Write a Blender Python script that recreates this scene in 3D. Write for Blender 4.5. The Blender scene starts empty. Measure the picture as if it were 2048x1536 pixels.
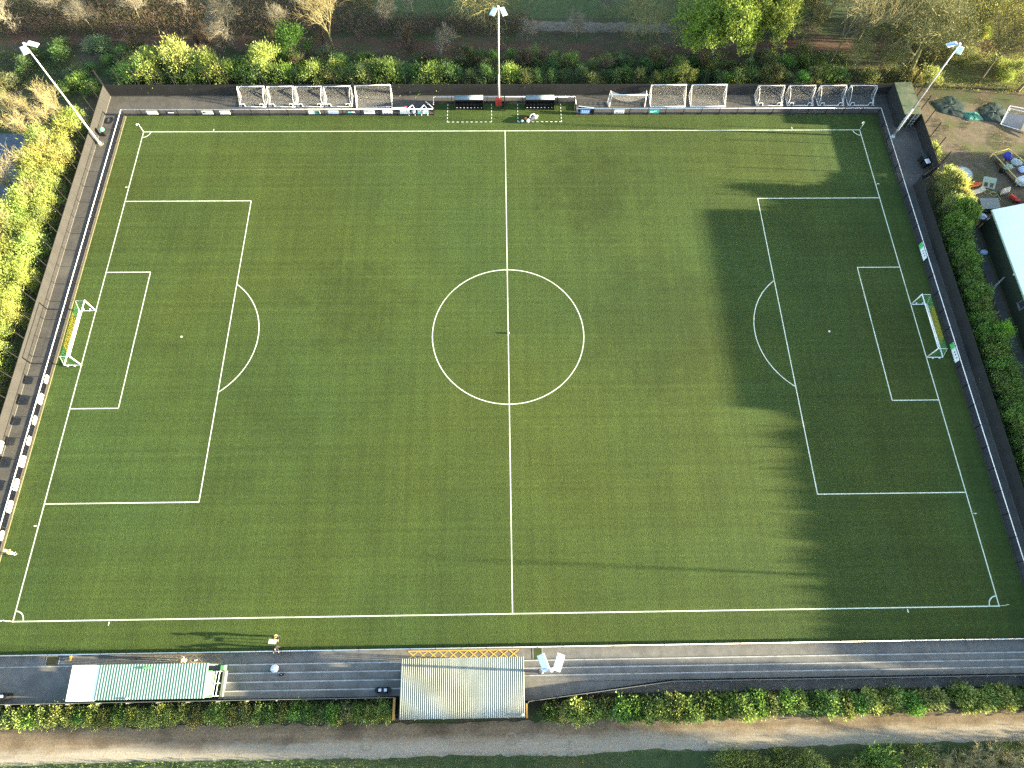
import bpy, bmesh, math, random
from mathutils import Vector, Matrix, noise as NZ
R = math.radians
random.seed(11)
sc = bpy.context.scene
COL = sc.collection

# ------------------------------------------------------------------ helpers
class MB:
    """collects simple shapes, builds ONE mesh object"""
    def __init__(s):
        s.v = []; s.f = []; s.mi = []; s.m = 0
    def add(s, vs, fs):
        o = len(s.v); s.v.extend(vs)
        for f in fs:
            s.f.append([o + i for i in f]); s.mi.append(s.m)
    def quad(s, a, b, c, d):
        s.add([a, b, c, d], [(0, 1, 2, 3)])
    def box(s, x0, x1, y0, y1, z0, z1):
        s.add([(x0,y0,z0),(x1,y0,z0),(x1,y1,z0),(x0,y1,z0),(x0,y0,z1),(x1,y0,z1),(x1,y1,z1),(x0,y1,z1)],
              [(0,3,2,1),(4,5,6,7),(0,1,5,4),(1,2,6,5),(2,3,7,6),(3,0,4,7)])
    def obox(s, c, sx, sy, sz, rz=0, tilt=0, ax='Y'):
        """box of size sx,sy,sz centred at c, turned about z and tilted"""
        M = Matrix.Rotation(rz, 3, 'Z') @ Matrix.Rotation(tilt, 3, ax)
        vs = []
        for z in (-.5, .5):
            for x, y in ((-.5,-.5),(.5,-.5),(.5,.5),(-.5,.5)):
                p = M @ Vector((x*sx, y*sy, z*sz)) + Vector(c); vs.append(tuple(p))
        s.add(vs, [(0,3,2,1),(4,5,6,7),(0,1,5,4),(1,2,6,5),(2,3,7,6),(3,0,4,7)])
    def tube(s, p, q, r0, r1=None, n=6, cap=True):
        r1 = r0 if r1 is None else r1
        p = Vector(p); q = Vector(q); d = q - p
        if d.length < 1e-6: return
        d.normalize()
        u = d.orthogonal().normalized(); w = d.cross(u)
        vs = []
        for c, r in ((p, r0), (q, r1)):
            for i in range(n):
                a = 2*math.pi*i/n
                vs.append(tuple(c + u*(r*math.cos(a)) + w*(r*math.sin(a))))
        fs = [(i, (i+1) % n, n+(i+1) % n, n+i) for i in range(n)]
        if cap: fs += [tuple(range(n-1, -1, -1)), tuple(range(n, 2*n))]
        s.add(vs, fs)
    def path(s, pts, r, n=6):
        for a, b in zip(pts[:-1], pts[1:]): s.tube(a, b, r, r, n)
    def bar(s, p, q, w, h):
        """rectangular bar from p to q, width w, height h"""
        p = Vector(p); q = Vector(q); d = (q-p).normalized()
        up = Vector((0,0,1)) if abs(d.z) < .99 else Vector((1,0,0))
        u = d.cross(up).normalized(); k = u.cross(d)
        vs = []
        for c in (p, q):
            for a, b in ((-.5,-.5),(.5,-.5),(.5,.5),(-.5,.5)):
                vs.append(tuple(c + u*(a*w) + k*(b*h)))
        s.add(vs, [(3,2,1,0),(4,5,6,7),(0,1,5,4),(1,2,6,5),(2,3,7,6),(3,0,4,7)])
    def lathe(s, c, prof, n=14, M=None):
        """prof = list of (r, z)"""
        vs = []; M = M or Matrix.Identity(3)
        for r, z in prof:
            for i in range(n):
                a = 2*math.pi*i/n
                vs.append(tuple(Vector(c) + M @ Vector((r*math.cos(a), r*math.sin(a), z))))
        fs = []
        for k in range(len(prof)-1):
            for i in range(n):
                j = (i+1) % n
                fs.append((k*n+i, k*n+j, (k+1)*n+j, (k+1)*n+i))
        fs.append(tuple(range(n-1, -1, -1))); L = (len(prof)-1)*n
        fs.append(tuple(range(L, L+n)))
        s.add(vs, fs)
    def blob(s, c, rx, ry, rz, n=10, m=7, jig=0, seed=0):
        rr = random.Random(seed); vs = []; fs = []
        for k in range(m+1):
            t = math.pi*k/m
            for i in range(n):
                a = 2*math.pi*i/n; j = 1 + rr.uniform(-jig, jig)
                vs.append((c[0]+rx*j*math.sin(t)*math.cos(a), c[1]+ry*j*math.sin(t)*math.sin(a), c[2]-rz*j*math.cos(t)))
        for k in range(m):
            for i in range(n):
                j = (i+1) % n
                fs.append((k*n+i, k*n+j, (k+1)*n+j, (k+1)*n+i))
        s.add(vs, fs)
    def prism(s, poly, z0, z1):
        n = len(poly)
        s.add([(x,y,z0) for x,y in poly] + [(x,y,z1) for x,y in poly],
              [tuple(range(n-1,-1,-1)), tuple(range(n,2*n))] + [(i,(i+1)%n,n+(i+1)%n,n+i) for i in range(n)])
    def sheet(s, poly, z):
        s.add([(x,y,z) for x,y in poly], [tuple(range(len(poly)))])
    def build(s, name, mat, parent=None, local=False, smooth=False):
        me = bpy.data.meshes.new(name)
        off = Vector((0,0,0)) if (parent is None or local) else world(parent)
        me.from_pydata([(v[0]-off.x, v[1]-off.y, v[2]-off.z) for v in s.v], [], s.f)
        mats = mat if isinstance(mat, (list, tuple)) else [mat]
        for m in mats: me.materials.append(m)
        if len(mats) > 1: me.polygons.foreach_set('material_index', s.mi)
        if smooth: me.polygons.foreach_set('use_smooth', [True]*len(me.polygons))
        me.validate(); me.update()
        o = bpy.data.objects.new(name, me); COL.objects.link(o)
        if parent is not None: o.parent = parent
        return o

def world(o):
    v = Vector((0,0,0))
    while o is not None:
        v += o.location; o = o.parent
    return v
def tag(o, label=None, cat=None, group=None, kind=None):
    if label: o['label'] = label
    if cat: o['category'] = cat
    if group: o['group'] = group
    if kind: o['kind'] = kind
    return o
def thing(name, label, cat, loc=(0,0,0), group=None):
    o = bpy.data.objects.new(name, None); COL.objects.link(o)
    o.location = loc; o.empty_display_size = .3
    return tag(o, label, cat, group)
def struct(name, mb, mat, **k):
    return tag(mb.build(name, mat, **k), kind='structure')
def copy_tree(o, parent=None):
    c = o.copy(); COL.objects.link(c)
    if parent is not None: c.parent = parent
    for ch in list(o.children): copy_tree(ch, c)
    return c

# ------------------------------------------------------------------ materials
def nd(nt, t, **k):
    n = nt.nodes.new(t)
    for a, b in k.items(): setattr(n, a, b)
    return n
def mat(name, c1, c2=None, scale=2.0, detail=4, rough=.85, spec=.3, metal=0, bump=0, bscale=None, stretch=None, lo=.35, hi=.65, use_obj=False, c3=None, s3=.15, t3=(.5,.62)):
    m = bpy.data.materials.new(name); m.use_nodes = True
    nt = m.node_tree; b = nt.nodes['Principled BSDF']
    b.inputs['Roughness'].default_value = rough; b.inputs['Metallic'].default_value = metal
    b.inputs['Specular IOR Level'].default_value = spec
    c2 = c2 or tuple(x*.8 for x in c1)
    if use_obj:
        tc = nd(nt, 'ShaderNodeTexCoord'); src = tc.outputs['Object']
    else:
        src = nd(nt, 'ShaderNodeNewGeometry').outputs['Position']
    mp = nd(nt, 'ShaderNodeMapping'); nt.links.new(src, mp.inputs['Vector'])
    if stretch: mp.inputs['Scale'].default_value = stretch
    n = nd(nt, 'ShaderNodeTexNoise'); n.inputs['Scale'].default_value = scale; n.inputs['Detail'].default_value = detail; n.inputs['Roughness'].default_value = .65
    nt.links.new(mp.outputs[0], n.inputs['Vector'])
    r = nd(nt, 'ShaderNodeValToRGB'); r.color_ramp.elements[0].position = lo; r.color_ramp.elements[1].position = hi
    r.color_ramp.elements[0].color = (*c2, 1); r.color_ramp.elements[1].color = (*c1, 1)
    nt.links.new(n.outputs['Fac'], r.inputs['Fac'])
    out = r.outputs['Color']
    if c3:
        n3 = nd(nt, 'ShaderNodeTexNoise'); n3.inputs['Scale'].default_value = s3; n3.inputs['Detail'].default_value = 5
        nt.links.new(src, n3.inputs['Vector'])
        r3 = nd(nt, 'ShaderNodeValToRGB'); r3.color_ramp.elements[0].position = t3[0]; r3.color_ramp.elements[1].position = t3[1]
        nt.links.new(n3.outputs['Fac'], r3.inputs['Fac'])
        mx = nd(nt, 'ShaderNodeMix', data_type='RGBA'); mx.inputs['B'].default_value = (*c3, 1)
        nt.links.new(r3.outputs['Color'], mx.inputs['Factor']); nt.links.new(out, mx.inputs['A']); out = mx.outputs['Result']
    nt.links.new(out, b.inputs['Base Color'])
    if bump:
        nb = nd(nt, 'ShaderNodeTexNoise'); nb.inputs['Scale'].default_value = bscale or scale*6; nb.inputs['Detail'].default_value = 3
        nt.links.new(src, nb.inputs['Vector'])
        bp = nd(nt, 'ShaderNodeBump'); bp.inputs['Strength'].default_value = bump; bp.inputs['Distance'].default_value = .03
        nt.links.new(nb.outputs['Fac'], bp.inputs['Height']); nt.links.new(bp.outputs[0], b.inputs['Normal'])
    return m

def leaf_mat(name, trans=.35, var=.35):
    """tint comes from the object's colour, broken up per clump"""
    m = bpy.data.materials.new(name); m.use_nodes = True
    nt = m.node_tree; b = nt.nodes['Principled BSDF']; out = nt.nodes['Material Output']
    oi = nd(nt, 'ShaderNodeObjectInfo'); g = nd(nt, 'ShaderNodeNewGeometry')
    n = nd(nt, 'ShaderNodeTexNoise'); n.inputs['Scale'].default_value = 1.3; n.inputs['Detail'].default_value = 3
    nt.links.new(g.outputs['Position'], n.inputs['Vector'])
    hs = nd(nt, 'ShaderNodeHueSaturation')
    mr = nd(nt, 'ShaderNodeMapRange'); mr.inputs[1].default_value = .3; mr.inputs[2].default_value = .7; mr.inputs[3].default_value = 1-var; mr.inputs[4].default_value = 1+var
    nt.links.new(n.outputs['Fac'], mr.inputs[0])
    mu = nd(nt, 'ShaderNodeMath', operation='MULTIPLY'); mr2 = nd(nt, 'ShaderNodeMapRange'); mr2.inputs[3].default_value = .75; mr2.inputs[4].default_value = 1.25
    nt.links.new(g.outputs['Random Per Island'], mr2.inputs[0])
    nt.links.new(mr.outputs[0], mu.inputs[0]); nt.links.new(mr2.outputs[0], mu.inputs[1])
    nt.links.new(mu.outputs[0], hs.inputs['Value'])
    mh = nd(nt, 'ShaderNodeMapRange'); mh.inputs[3].default_value = .49; mh.inputs[4].default_value = .512
    n2 = nd(nt, 'ShaderNodeTexNoise'); n2.inputs['Scale'].default_value = .5; nt.links.new(g.outputs['Position'], n2.inputs['Vector'])
    nt.links.new(n2.outputs['Fac'], mh.inputs[0]); mh.inputs[1].default_value = .3; mh.inputs[2].default_value = .7
    nt.links.new(mh.outputs[0], hs.inputs['Hue'])
    nt.links.new(oi.outputs['Color'], hs.inputs['Color'])
    nt.links.new(hs.outputs[0], b.inputs['Base Color']); b.inputs['Roughness'].default_value = .6; b.inputs['Specular IOR Level'].default_value = .25
    t = nd(nt, 'ShaderNodeBsdfTranslucent'); nt.links.new(hs.outputs[0], t.inputs['Color'])
    mx = nd(nt, 'ShaderNodeMixShader'); mx.inputs[0].default_value = trans
    nt.links.new(b.outputs[0], mx.inputs[1]); nt.links.new(t.outputs[0], mx.inputs[2]); nt.links.new(mx.outputs[0], out.inputs['Surface'])
    return m

def turf_mat():
    m = bpy.data.materials.new('turf'); m.use_nodes = True
    nt = m.node_tree; b = nt.nodes['Principled BSDF']
    b.inputs['Roughness'].default_value = .9; b.inputs['Specular IOR Level'].default_value = .15
    g = nd(nt, 'ShaderNodeNewGeometry')
    def noise(scale, detail, st=(1,1,1), rough=.6):
        mp = nd(nt, 'ShaderNodeMapping'); mp.inputs['Scale'].default_value = st; nt.links.new(g.outputs['Position'], mp.inputs['Vector'])
        n = nd(nt, 'ShaderNodeTexNoise'); n.inputs['Scale'].default_value = scale; n.inputs['Detail'].default_value = detail; n.inputs['Roughness'].default_value = rough
        nt.links.new(mp.outputs[0], n.inputs['Vector']); return n.outputs['Fac']
    def rng(s, a, b_, lo, hi):
        r = nd(nt, 'ShaderNodeMapRange'); r.inputs[1].default_value = a; r.inputs[2].default_value = b_; r.inputs[3].default_value = lo; r.inputs[4].default_value = hi
        nt.links.new(s, r.inputs[0]); return r.outputs[0]
    def mul(a, c):
        x = nd(nt, 'ShaderNodeMath', operation='MULTIPLY'); nt.links.new(a, x.inputs[0]); nt.links.new(c, x.inputs[1]); return x.outputs[0]
    v = rng(noise(.05, 2), .3, .7, .90, 1.10)               # broad worn areas
    v = mul(v, rng(noise(.2, 6, (1,1,1), .7), .32, .66, .90, 1.05))      # blotches
    v = mul(v, rng(noise(1.0, 4, (1.1, .012, 1)), .32, .68, .90, 1.10))   # drag-brush lines along the pitch's width
    v = mul(v, rng(noise(1.0, 4, (.014, 1.9, 1)), .32, .68, .88, 1.12))  # and along its length
    v = mul(v, rng(noise(2.0, 4), .3, .7, .92, 1.08))
    v = mul(v, rng(noise(4.5, 6, (1,1,1), .8), .3, .7, .58, 1.42))  # pile
    wob = rng(noise(.35, 5, (1,1,1), .7), .3, .7, -4.5, 4.5)
    for (px_, py_, rad, amt) in ((11.5,22.4,8,.74),(-19.5,4.6,6.5,.80),(19,1.1,11,.78),(-24,18,9,.90),(-42,16,6,.92),(-29,-7,6,.93),(-16.5,-18,8,.92),(-1,-5,5,.92),(-53,-18.6,2.2,.9),(-46,0,4,.93),(48,0,4,.9)):
        dn = nd(nt, 'ShaderNodeVectorMath', operation='DISTANCE'); dn.inputs[1].default_value = (px_, py_, 0); nt.links.new(g.outputs['Position'], dn.inputs[0])
        ad = nd(nt, 'ShaderNodeMath', operation='ADD'); nt.links.new(dn.outputs['Value'], ad.inputs[0]); nt.links.new(wob, ad.inputs[1])
        mr_ = nd(nt, 'ShaderNodeMapRange', interpolation_type='SMOOTHSTEP'); mr_.inputs[1].default_value = rad*.3; mr_.inputs[2].default_value = rad*1.25; mr_.inputs[3].default_value = amt; mr_.inputs[4].default_value = 1.0
        nt.links.new(ad.outputs[0], mr_.inputs[0]); v = mul(v, mr_.outputs[0])
    mx = nd(nt, 'ShaderNodeMix', data_type='RGBA'); mx.inputs['A'].default_value = (.0360, .0645, .0165, 1); mx.inputs['B'].default_value = (.0430, .0630, .0130, 1)
    nt.links.new(rng(noise(.03, 2, (1,1,1)), .35, .65, 0, 1), mx.inputs['Factor'])
    vm = nd(nt, 'ShaderNodeVectorMath', operation='SCALE'); nt.links.new(mx.outputs['Result'], vm.inputs[0]); nt.links.new(v, vm.inputs['Scale'])
    nt.links.new(vm.outputs[0], b.inputs['Base Color'])
    bp = nd(nt, 'ShaderNodeBump'); bp.inputs['Strength'].default_value = 1.0; bp.inputs['Distance'].default_value = .10
    nt.links.new(noise(11, 2), bp.inputs['Height']); nt.links.new(bp.outputs[0], b.inputs['Normal'])
    return m

M = {}
M['turf'] = turf_mat()
M['line'] = mat('line_paint', (.66,.70,.58), (.46,.52,.38), 2.5, 6, rough=.9, lo=.3, hi=.6, c3=(.36,.42,.27), s3=.6, t3=(.55,.75))
M['asphalt'] = mat('asphalt', (.082,.080,.074), (.058,.057,.054), 1.2, 6, rough=.9, bump=.2, bscale=25, c3=(.105,.10,.088), s3=.25, t3=(.5,.7))
M['terrace'] = mat('terrace_concrete', (.160,.158,.143), (.118,.118,.110), 1.6, 6, rough=.9, bump=.15, bscale=20, c3=(.088,.088,.082), s3=.5, t3=(.5,.75))
M['nosing'] = mat('nosing_paint', (.38,.39,.38), (.27,.28,.275), 2.2, 6, c3=(.19,.195,.19), s3=.9, t3=(.52,.7))
M['rail_white'] = mat('rail_white', (.82,.82,.82), (.74,.74,.75), 2, rough=.4, spec=.5)
M['black_panel'] = mat('black_panel', (.030,.029,.030), (.022,.021,.022), 1.5, rough=.7, stretch=(1,1,.3))
M['fence_black'] = mat('fence_black', (.024,.0245,.0255), (.018,.0185,.0195), .8, rough=.8, stretch=(1,1,.2))
M['black_metal'] = mat('black_metal', (.012,.012,.013), (.009,.009,.01), 3, rough=.5)
M['galv'] = mat('galvanised', (.58,.60,.62), (.48,.50,.52), 2, rough=.45, metal=.25)
M['kerb'] = mat('kerb_stone', (.17,.16,.10), (.12,.115,.07), 3)
def gravel_mat():
    m = mat('gravel', (.215,.165,.105), (.135,.102,.065), 5, 8, rough=.95, bump=.4, bscale=14, c3=(.085,.064,.04), s3=.35, t3=(.47,.70))
    nt = m.node_tree; b = nt.nodes['Principled BSDF']; old = b.inputs['Base Color'].links[0].from_socket
    g = nd(nt, 'ShaderNodeNewGeometry'); sx = nd(nt, 'ShaderNodeSeparateXYZ'); nt.links.new(g.outputs['Position'], sx.inputs[0])
    def noi(sc_, det, st=(1,1,1)):
        mp = nd(nt, 'ShaderNodeMapping'); mp.inputs['Scale'].default_value = st; nt.links.new(g.outputs['Position'], mp.inputs['Vector'])
        n = nd(nt, 'ShaderNodeTexNoise'); n.inputs['Scale'].default_value = sc_; n.inputs['Detail'].default_value = det; n.inputs['Roughness'].default_value = .7; nt.links.new(mp.outputs[0], n.inputs['Vector']); return n.outputs['Fac']
    def op(o_, a_, b_):
        x = nd(nt, 'ShaderNodeMath', operation=o_)
        for i_, q in enumerate((a_, b_)):
            if isinstance(q, (int, float)): x.inputs[i_].default_value = q
            else: nt.links.new(q, x.inputs[i_])
        return x.outputs[0]
    y = op('ADD', sx.outputs['Y'], op('MULTIPLY', op('SUBTRACT', noi(.6, 6, (.35,1,1)), .5), 2.4))
    y = op('SUBTRACT', y, op('MULTIPLY', sx.outputs['X'], .006))
    r1 = nd(nt, 'ShaderNodeMapRange', interpolation_type='SMOOTHSTEP'); r1.inputs[1].default_value = -42.8; r1.inputs[2].default_value = -43.9; nt.links.new(y, r1.inputs[0])
    n5 = nd(nt, 'ShaderNodeValToRGB'); n5.color_ramp.elements[0].position = .3; n5.color_ramp.elements[1].position = .7; n5.color_ramp.elements[0].color = (.215,.188,.142,1); n5.color_ramp.elements[1].color = (.335,.30,.235,1); nt.links.new(noi(6, 8), n5.inputs['Fac'])
    mx = nd(nt, 'ShaderNodeMix', data_type='RGBA'); nt.links.new(r1.outputs[0], mx.inputs['Factor']); nt.links.new(old, mx.inputs['A']); nt.links.new(n5.outputs[0], mx.inputs['B'])
    # damp stains and tyre marks
    st = nd(nt, 'ShaderNodeMapRange'); st.inputs[1].default_value = .60; st.inputs[2].default_value = .72; st.inputs[3].default_value = 1; st.inputs[4].default_value = .62; nt.links.new(noi(.9, 5), st.inputs[0])
    ty = nd(nt, 'ShaderNodeMapRange'); ty.inputs[1].default_value = .35; ty.inputs[2].default_value = .65; ty.inputs[3].default_value = .86; ty.inputs[4].default_value = 1.1; nt.links.new(noi(2.2, 3, (.03,1,1)), ty.inputs[0])
    vm = nd(nt, 'ShaderNodeVectorMath', operation='SCALE'); nt.links.new(mx.outputs['Result'], vm.inputs[0]); nt.links.new(op('MULTIPLY', st.outputs[0], ty.outputs[0]), vm.inputs['Scale']); nt.links.new(vm.outputs[0], b.inputs['Base Color'])
    return m
M['gravel'] = gravel_mat()
M['kerb_pale'] = mat('kerb_pale', (.25,.215,.16), (.19,.16,.115), 6)
M['soil'] = mat('soil', (.075,.062,.035), (.045,.040,.024), 1.5, 8, rough=.95, bump=.5, bscale=8, c3=(.040,.055,.018), s3=.35, t3=(.44,.58))
M['pale_track'] = mat('pale_track', (.15,.14,.115), (.10,.092,.072), 2, 6, rough=.95)
M['leaf_litter'] = mat('leaf_litter', (.105,.060,.034), (.050,.034,.023), 2.5, 8, rough=.95, bump=.5, bscale=9, c3=(.045,.05,.02), s3=.3, t3=(.5,.66))
M['dirt'] = mat('dirt', (.130,.105,.068), (.080,.066,.046), 1.3, 8, rough=.95, bump=.5, bscale=8, c3=(.070,.078,.028), s3=.4, t3=(.5,.64))
M['meadow'] = mat('meadow', (.065,.092,.034), (.046,.068,.026), 1.2, 8, rough=.95, bump=.4, bscale=9, c3=(.085,.080,.03), s3=.08, t3=(.5,.7))
M['carpark'] = mat('carpark', (.10,.125,.155), (.08,.10,.125), 1, rough=.9)
M['roof_pale'] = mat('roof_pale', (.20,.228,.21), (.14,.168,.153), 1.1, 6, rough=.55, stretch=(1,.25,1), c3=(.125,.155,.14), s3=.4, t3=(.52,.68))
M['roof_green'] = mat('roof_green', (.19,.31,.245), (.14,.245,.19), 1.5, 5, rough=.45, stretch=(1,.3,1))
M['roof_white'] = mat('roof_white', (.82,.85,.85), (.77,.80,.81), 1.2, rough=.5)
M['green_paint'] = mat('green_paint', (.10,.28,.13), (.07,.21,.10), 2)
M['base_grey'] = mat('base_grey', (.085,.085,.082), None, 2)
M['wood_yellow'] = mat('wood_yellow', (.50,.27,.07), (.36,.19,.05), 4, stretch=(1,1,.2))
M['wall_dark_green'] = mat('wall_dark_green', (.028,.038,.020), (.022,.030,.017), .8, rough=.8)
M['glass'] = mat('window_glass', (.03,.04,.05), (.03,.04,.05), 2, rough=.1, spec=.6)
M['frame_grey'] = mat('frame_grey', (.16,.17,.16), None, 2)
M['club_roof'] = mat('club_roof', (.90,.93,.91), (.84,.88,.87), .6, rough=.5, stretch=(.3,2,1))
M['yellow_paint'] = mat('yellow_paint', (.62,.40,.07), (.46,.31,.07), 2.5)
M['tan_paint'] = mat('tan_paint', (.30,.26,.15), (.22,.19,.11), 2.5)
M['net_white'] = mat('net_white', (.34,.35,.35), None, 2)
M['net_yellow'] = mat('net_yellow', (.55,.50,.06), None, 2)
M['net_green'] = mat('net_green', (.10,.36,.12), None, 2)
M['ball_white'] = mat('ball_white', (.80,.80,.68), (.72,.72,.6), 8, use_obj=True, lo=.45, hi=.55)
M['orange'] = mat('orange_plastic', (.75,.20,.035), (.62,.15,.03), 3)
M['red'] = mat('red_paint', (.50,.045,.035), (.40,.04,.03), 3)
M['blue'] = mat('blue_plastic', (.05,.07,.38), (.04,.05,.28), 3)
M['bright_blue'] = mat('bright_blue', (.05,.22,.62), (.04,.17,.5), 3)
M['pale_blue'] = mat('pale_blue', (.42,.52,.74), (.36,.46,.68), 3)
M['cyan'] = mat('cyan', (.18,.68,.72), (.30,.75,.76), 1)
M['teal'] = mat('teal', (.03,.38,.34), (.03,.30,.28), 3)
M['board_white'] = mat('board_white', (.80,.82,.84), (.74,.77,.79), 2)
M['board_cream'] = mat('board_cream', (.62,.58,.42), (.54,.50,.36), 2)
M['board_green'] = mat('board_green', (.10,.52,.16), (.08,.42,.12), 2)
M['mark_dark'] = mat('mark_dark', (.03,.035,.06), None, 2)
M['mark_grey'] = mat('mark_grey', (.34,.42,.43), None, 2)
M['bin_green'] = mat('bin_green', (.16,.42,.32), (.12,.34,.26), 3, rough=.5)
M['bin_black'] = mat('bin_black', (.016,.017,.018), None, 3, rough=.45)
M['white_plastic'] = mat('white_plastic', (.72,.74,.77), (.62,.65,.70), 4)
M['tarp_dark'] = mat('tarp_dark_green', (.012,.034,.032), (.008,.024,.024), 2, rough=.6)
M['tarp_teal'] = mat('tarp_teal', (.035,.20,.15), (.03,.15,.12), 2, rough=.6)
M['plywood'] = mat('plywood', (.36,.30,.18), (.28,.23,.14), 3, stretch=(1,.2,1))
M['grey_lid'] = mat('grey_lid', (.15,.19,.19), (.12,.155,.155), 2, rough=.5)
M['cream'] = mat('cream_fabric', (.60,.52,.40), (.50,.43,.33), 3)
M['yellow_frame'] = mat('yellow_frame', (.62,.52,.14), (.52,.43,.12), 3)
M['pale_green'] = mat('pale_green_board', (.30,.40,.31), (.26,.35,.27), 3)
M['hose'] = mat('hose_yellow', (.42,.42,.16), None, 3)
M['glass_lamp'] = mat('lamp_glass', (.30,.42,.58), (.22,.32,.48), 4, rough=.25, spec=.6)
M['dugout_roof'] = mat('dugout_roof', (.20,.25,.27), (.155,.195,.215), 1.5, rough=.4)
M['container'] = mat('container_steel', (.030,.032,.034), (.022,.024,.026), 1.5, rough=.7)
M['container_roof'] = mat('container_roof', (.105,.125,.08), (.06,.085,.05), 1.6, 6, rough=.8, c3=(.05,.085,.05), s3=.9, t3=(.45,.62))
M['bark'] = mat('bark', (.17,.145,.095), (.10,.088,.06), 3, 5, use_obj=True)
M['bark_pale'] = mat('bark_pale', (.20,.18,.085), (.13,.115,.06), 3, 5, use_obj=True)
M['bark_moss'] = mat('bark_moss', (.22,.21,.085), (.14,.14,.06), 1.2, 5, use_obj=True)
M['bark_grey'] = mat('bark_grey', (.20,.185,.135), (.13,.12,.09), 3, 5, use_obj=True)
M['twig_tan'] = mat('twig_tan', (.37,.32,.16), (.25,.215,.11), 1.5, 5)
M['twig_brown'] = mat('twig_brown', (.135,.095,.062), (.075,.058,.042), .5, 5, c3=(.085,.075,.035), s3=.3)
M['leaf'] = leaf_mat('leaf'); M['leaf_glossy'] = leaf_mat('laurel_leaf', .2, .4)
M['skin'] = mat('skin', (.52,.33,.24), None, 8, rough=.6)
M['hair_dark'] = mat('hair_dark', (.015,.012,.012), None, 8)
M['hair_brown'] = mat('hair_brown', (.10,.055,.03), None, 8)
M['hair_fair'] = mat('hair_fair', (.45,.36,.22), None, 8)
M['cloth_black'] = mat('cloth_black', (.022,.022,.027), None, 5)
M['cloth_navy'] = mat('cloth_navy', (.03,.035,.06), None, 5)
M['cloth_brown'] = mat('cloth_brown', (.13,.10,.07), None, 5)
M['cloth_pale'] = mat('cloth_pale', (.62,.58,.46), None, 5)
M['cloth_white'] = mat('cloth_white', (.75,.75,.75), None, 5)
M['hi_vis'] = mat('hi_vis_yellow', (.75,.66,.10), None, 5)

# ------------------------------------------------------------------ camera, sun, sky
cam = bpy.data.cameras.new('camera'); co = bpy.data.objects.new('camera', cam); COL.objects.link(co)
cam.lens = 23.4849; cam.sensor_width = 36; cam.clip_end = 3000
co.location = (-1.0468, -37.8432, 71.6483); co.rotation_euler = (.411323, -.012525, -.016007)
sc.camera = co
EL = R(9.2); SX, SY = .9984, -.0567
sd = Vector((math.cos(EL)*SX, math.cos(EL)*SY, math.sin(EL)))
sun = bpy.data.lights.new('sun', 'SUN'); so = bpy.data.objects.new('sun', sun); COL.objects.link(so)
sun.energy = 5.0; sun.angle = R(.7); sun.color = (1.0, .84, .54)
so.rotation_euler = (-sd).to_track_quat('-Z', 'Y').to_euler(); so.location = sd*200
w = bpy.data.worlds.new('World'); sc.world = w; w.use_nodes = True
sky = w.node_tree.nodes.new('ShaderNodeTexSky'); sky.sky_type = 'NISHITA'; sky.sun_disc = False
sky.sun_elevation = EL; sky.sun_rotation = math.atan2(SX, SY); sky.air_density = 1.0; sky.dust_density = 1.5
w.node_tree.links.new(sky.outputs[0], w.node_tree.nodes['Background'].inputs[0])
w.node_tree.nodes['Background'].inputs[1].default_value = .098
sc.view_settings.view_transform = 'Standard'; sc.view_settings.look = 'None'; sc.view_settings.gamma = 1
sc.cycles.use_denoising = False
sc.view_settings.exposure = 3.18

# ------------------------------------------------------------------ ground and surfaces
def jag(pts, step=.6, amp=.25, seed=1):
    """polygon with an irregular edge"""
    rr = random.Random(seed); out = []
    n = len(pts)
    for i in range(n):
        a = Vector((*pts[i],)); b = Vector((*pts[(i+1) % n],)); L = (b-a).length; k = max(1, int(L/step))
        nrm = Vector((-(b-a).y, (b-a).x)).normalized()
        for j in range(k):
            p = a.lerp(b, j/k) + nrm*(rr.gauss(0, amp) if L < 400 else 0); out.append((p.x, p.y))
    return out
g = MB(); g.sheet([(-1500,-1500),(1500,-1500),(1500,1500),(-1500,1500)], -.06); struct('ground', g, M['soil'])
g = MB(); g.sheet([(-200,54.8),(58,54.8),(62,62),(64,200),(-200,200)], -.05); struct('meadow', g, M['meadow'])
g = MB(); g.sheet(jag([(3,52.0),(24,51.6),(42,52.4),(42,54.0),(24,53.6),(3,54.2)], .5, .15, 9), -.044); struct('far_path', g, M['pale_track'])
g = MB(); g.sheet(jag([(64,40.5),(140,40.5),(140,120),(66,120),(64,56)], .8, .4, 3), -.048); struct('grass_bank', g, mat('grass_bank', (.13,.135,.04), (.085,.10,.03), 1.2, 8, rough=.95, c3=(.12,.10,.05), s3=.2))  # bank colour brightened to carry the glow of the sunlit corner
g = MB(); g.sheet(jag([(-90,50.2),(-50,48.4),(5,45.6),(25,45.3),(52,47.6),(90,47.2),(90,50.0),(56,51.4),(30,49.2),(5,49.4),(-50,51.6),(-90,53)], .6, .2, 4), -.045); struct('woodland_track', g, M['leaf_litter'])
g = MB(); g.sheet(jag([(58.6,37.6),(64,38.2),(82,32.5),(82,15.3),(62.3,15.3),(61.6,21),(58.6,22.5)], .5, .15, 5), -.04); struct('dirt_yard', g, M['dirt'])
g = MB(); g.sheet([(62.0,-60),(62.0,15.2),(60.9,15.2),(60.9,-60)], -.035); struct('side_path', g, M['asphalt'])
g = MB(); g.sheet([(-64.0,19.0),(-64.0,31.9),(-110,31.9),(-110,19.0)], -.04); struct('car_park', g, M['carpark'])
g = MB()
for k in range(5):
    x = -66.2 - k*2.5
    g.box(x-.05, x+.05, 25.6, 31.2, -.036, -.03-.0004*k)
g.box(-80, -66, 25.45, 25.57, -.036, -.029)
struct('car_park_lines', g, M['nosing'])
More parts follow.
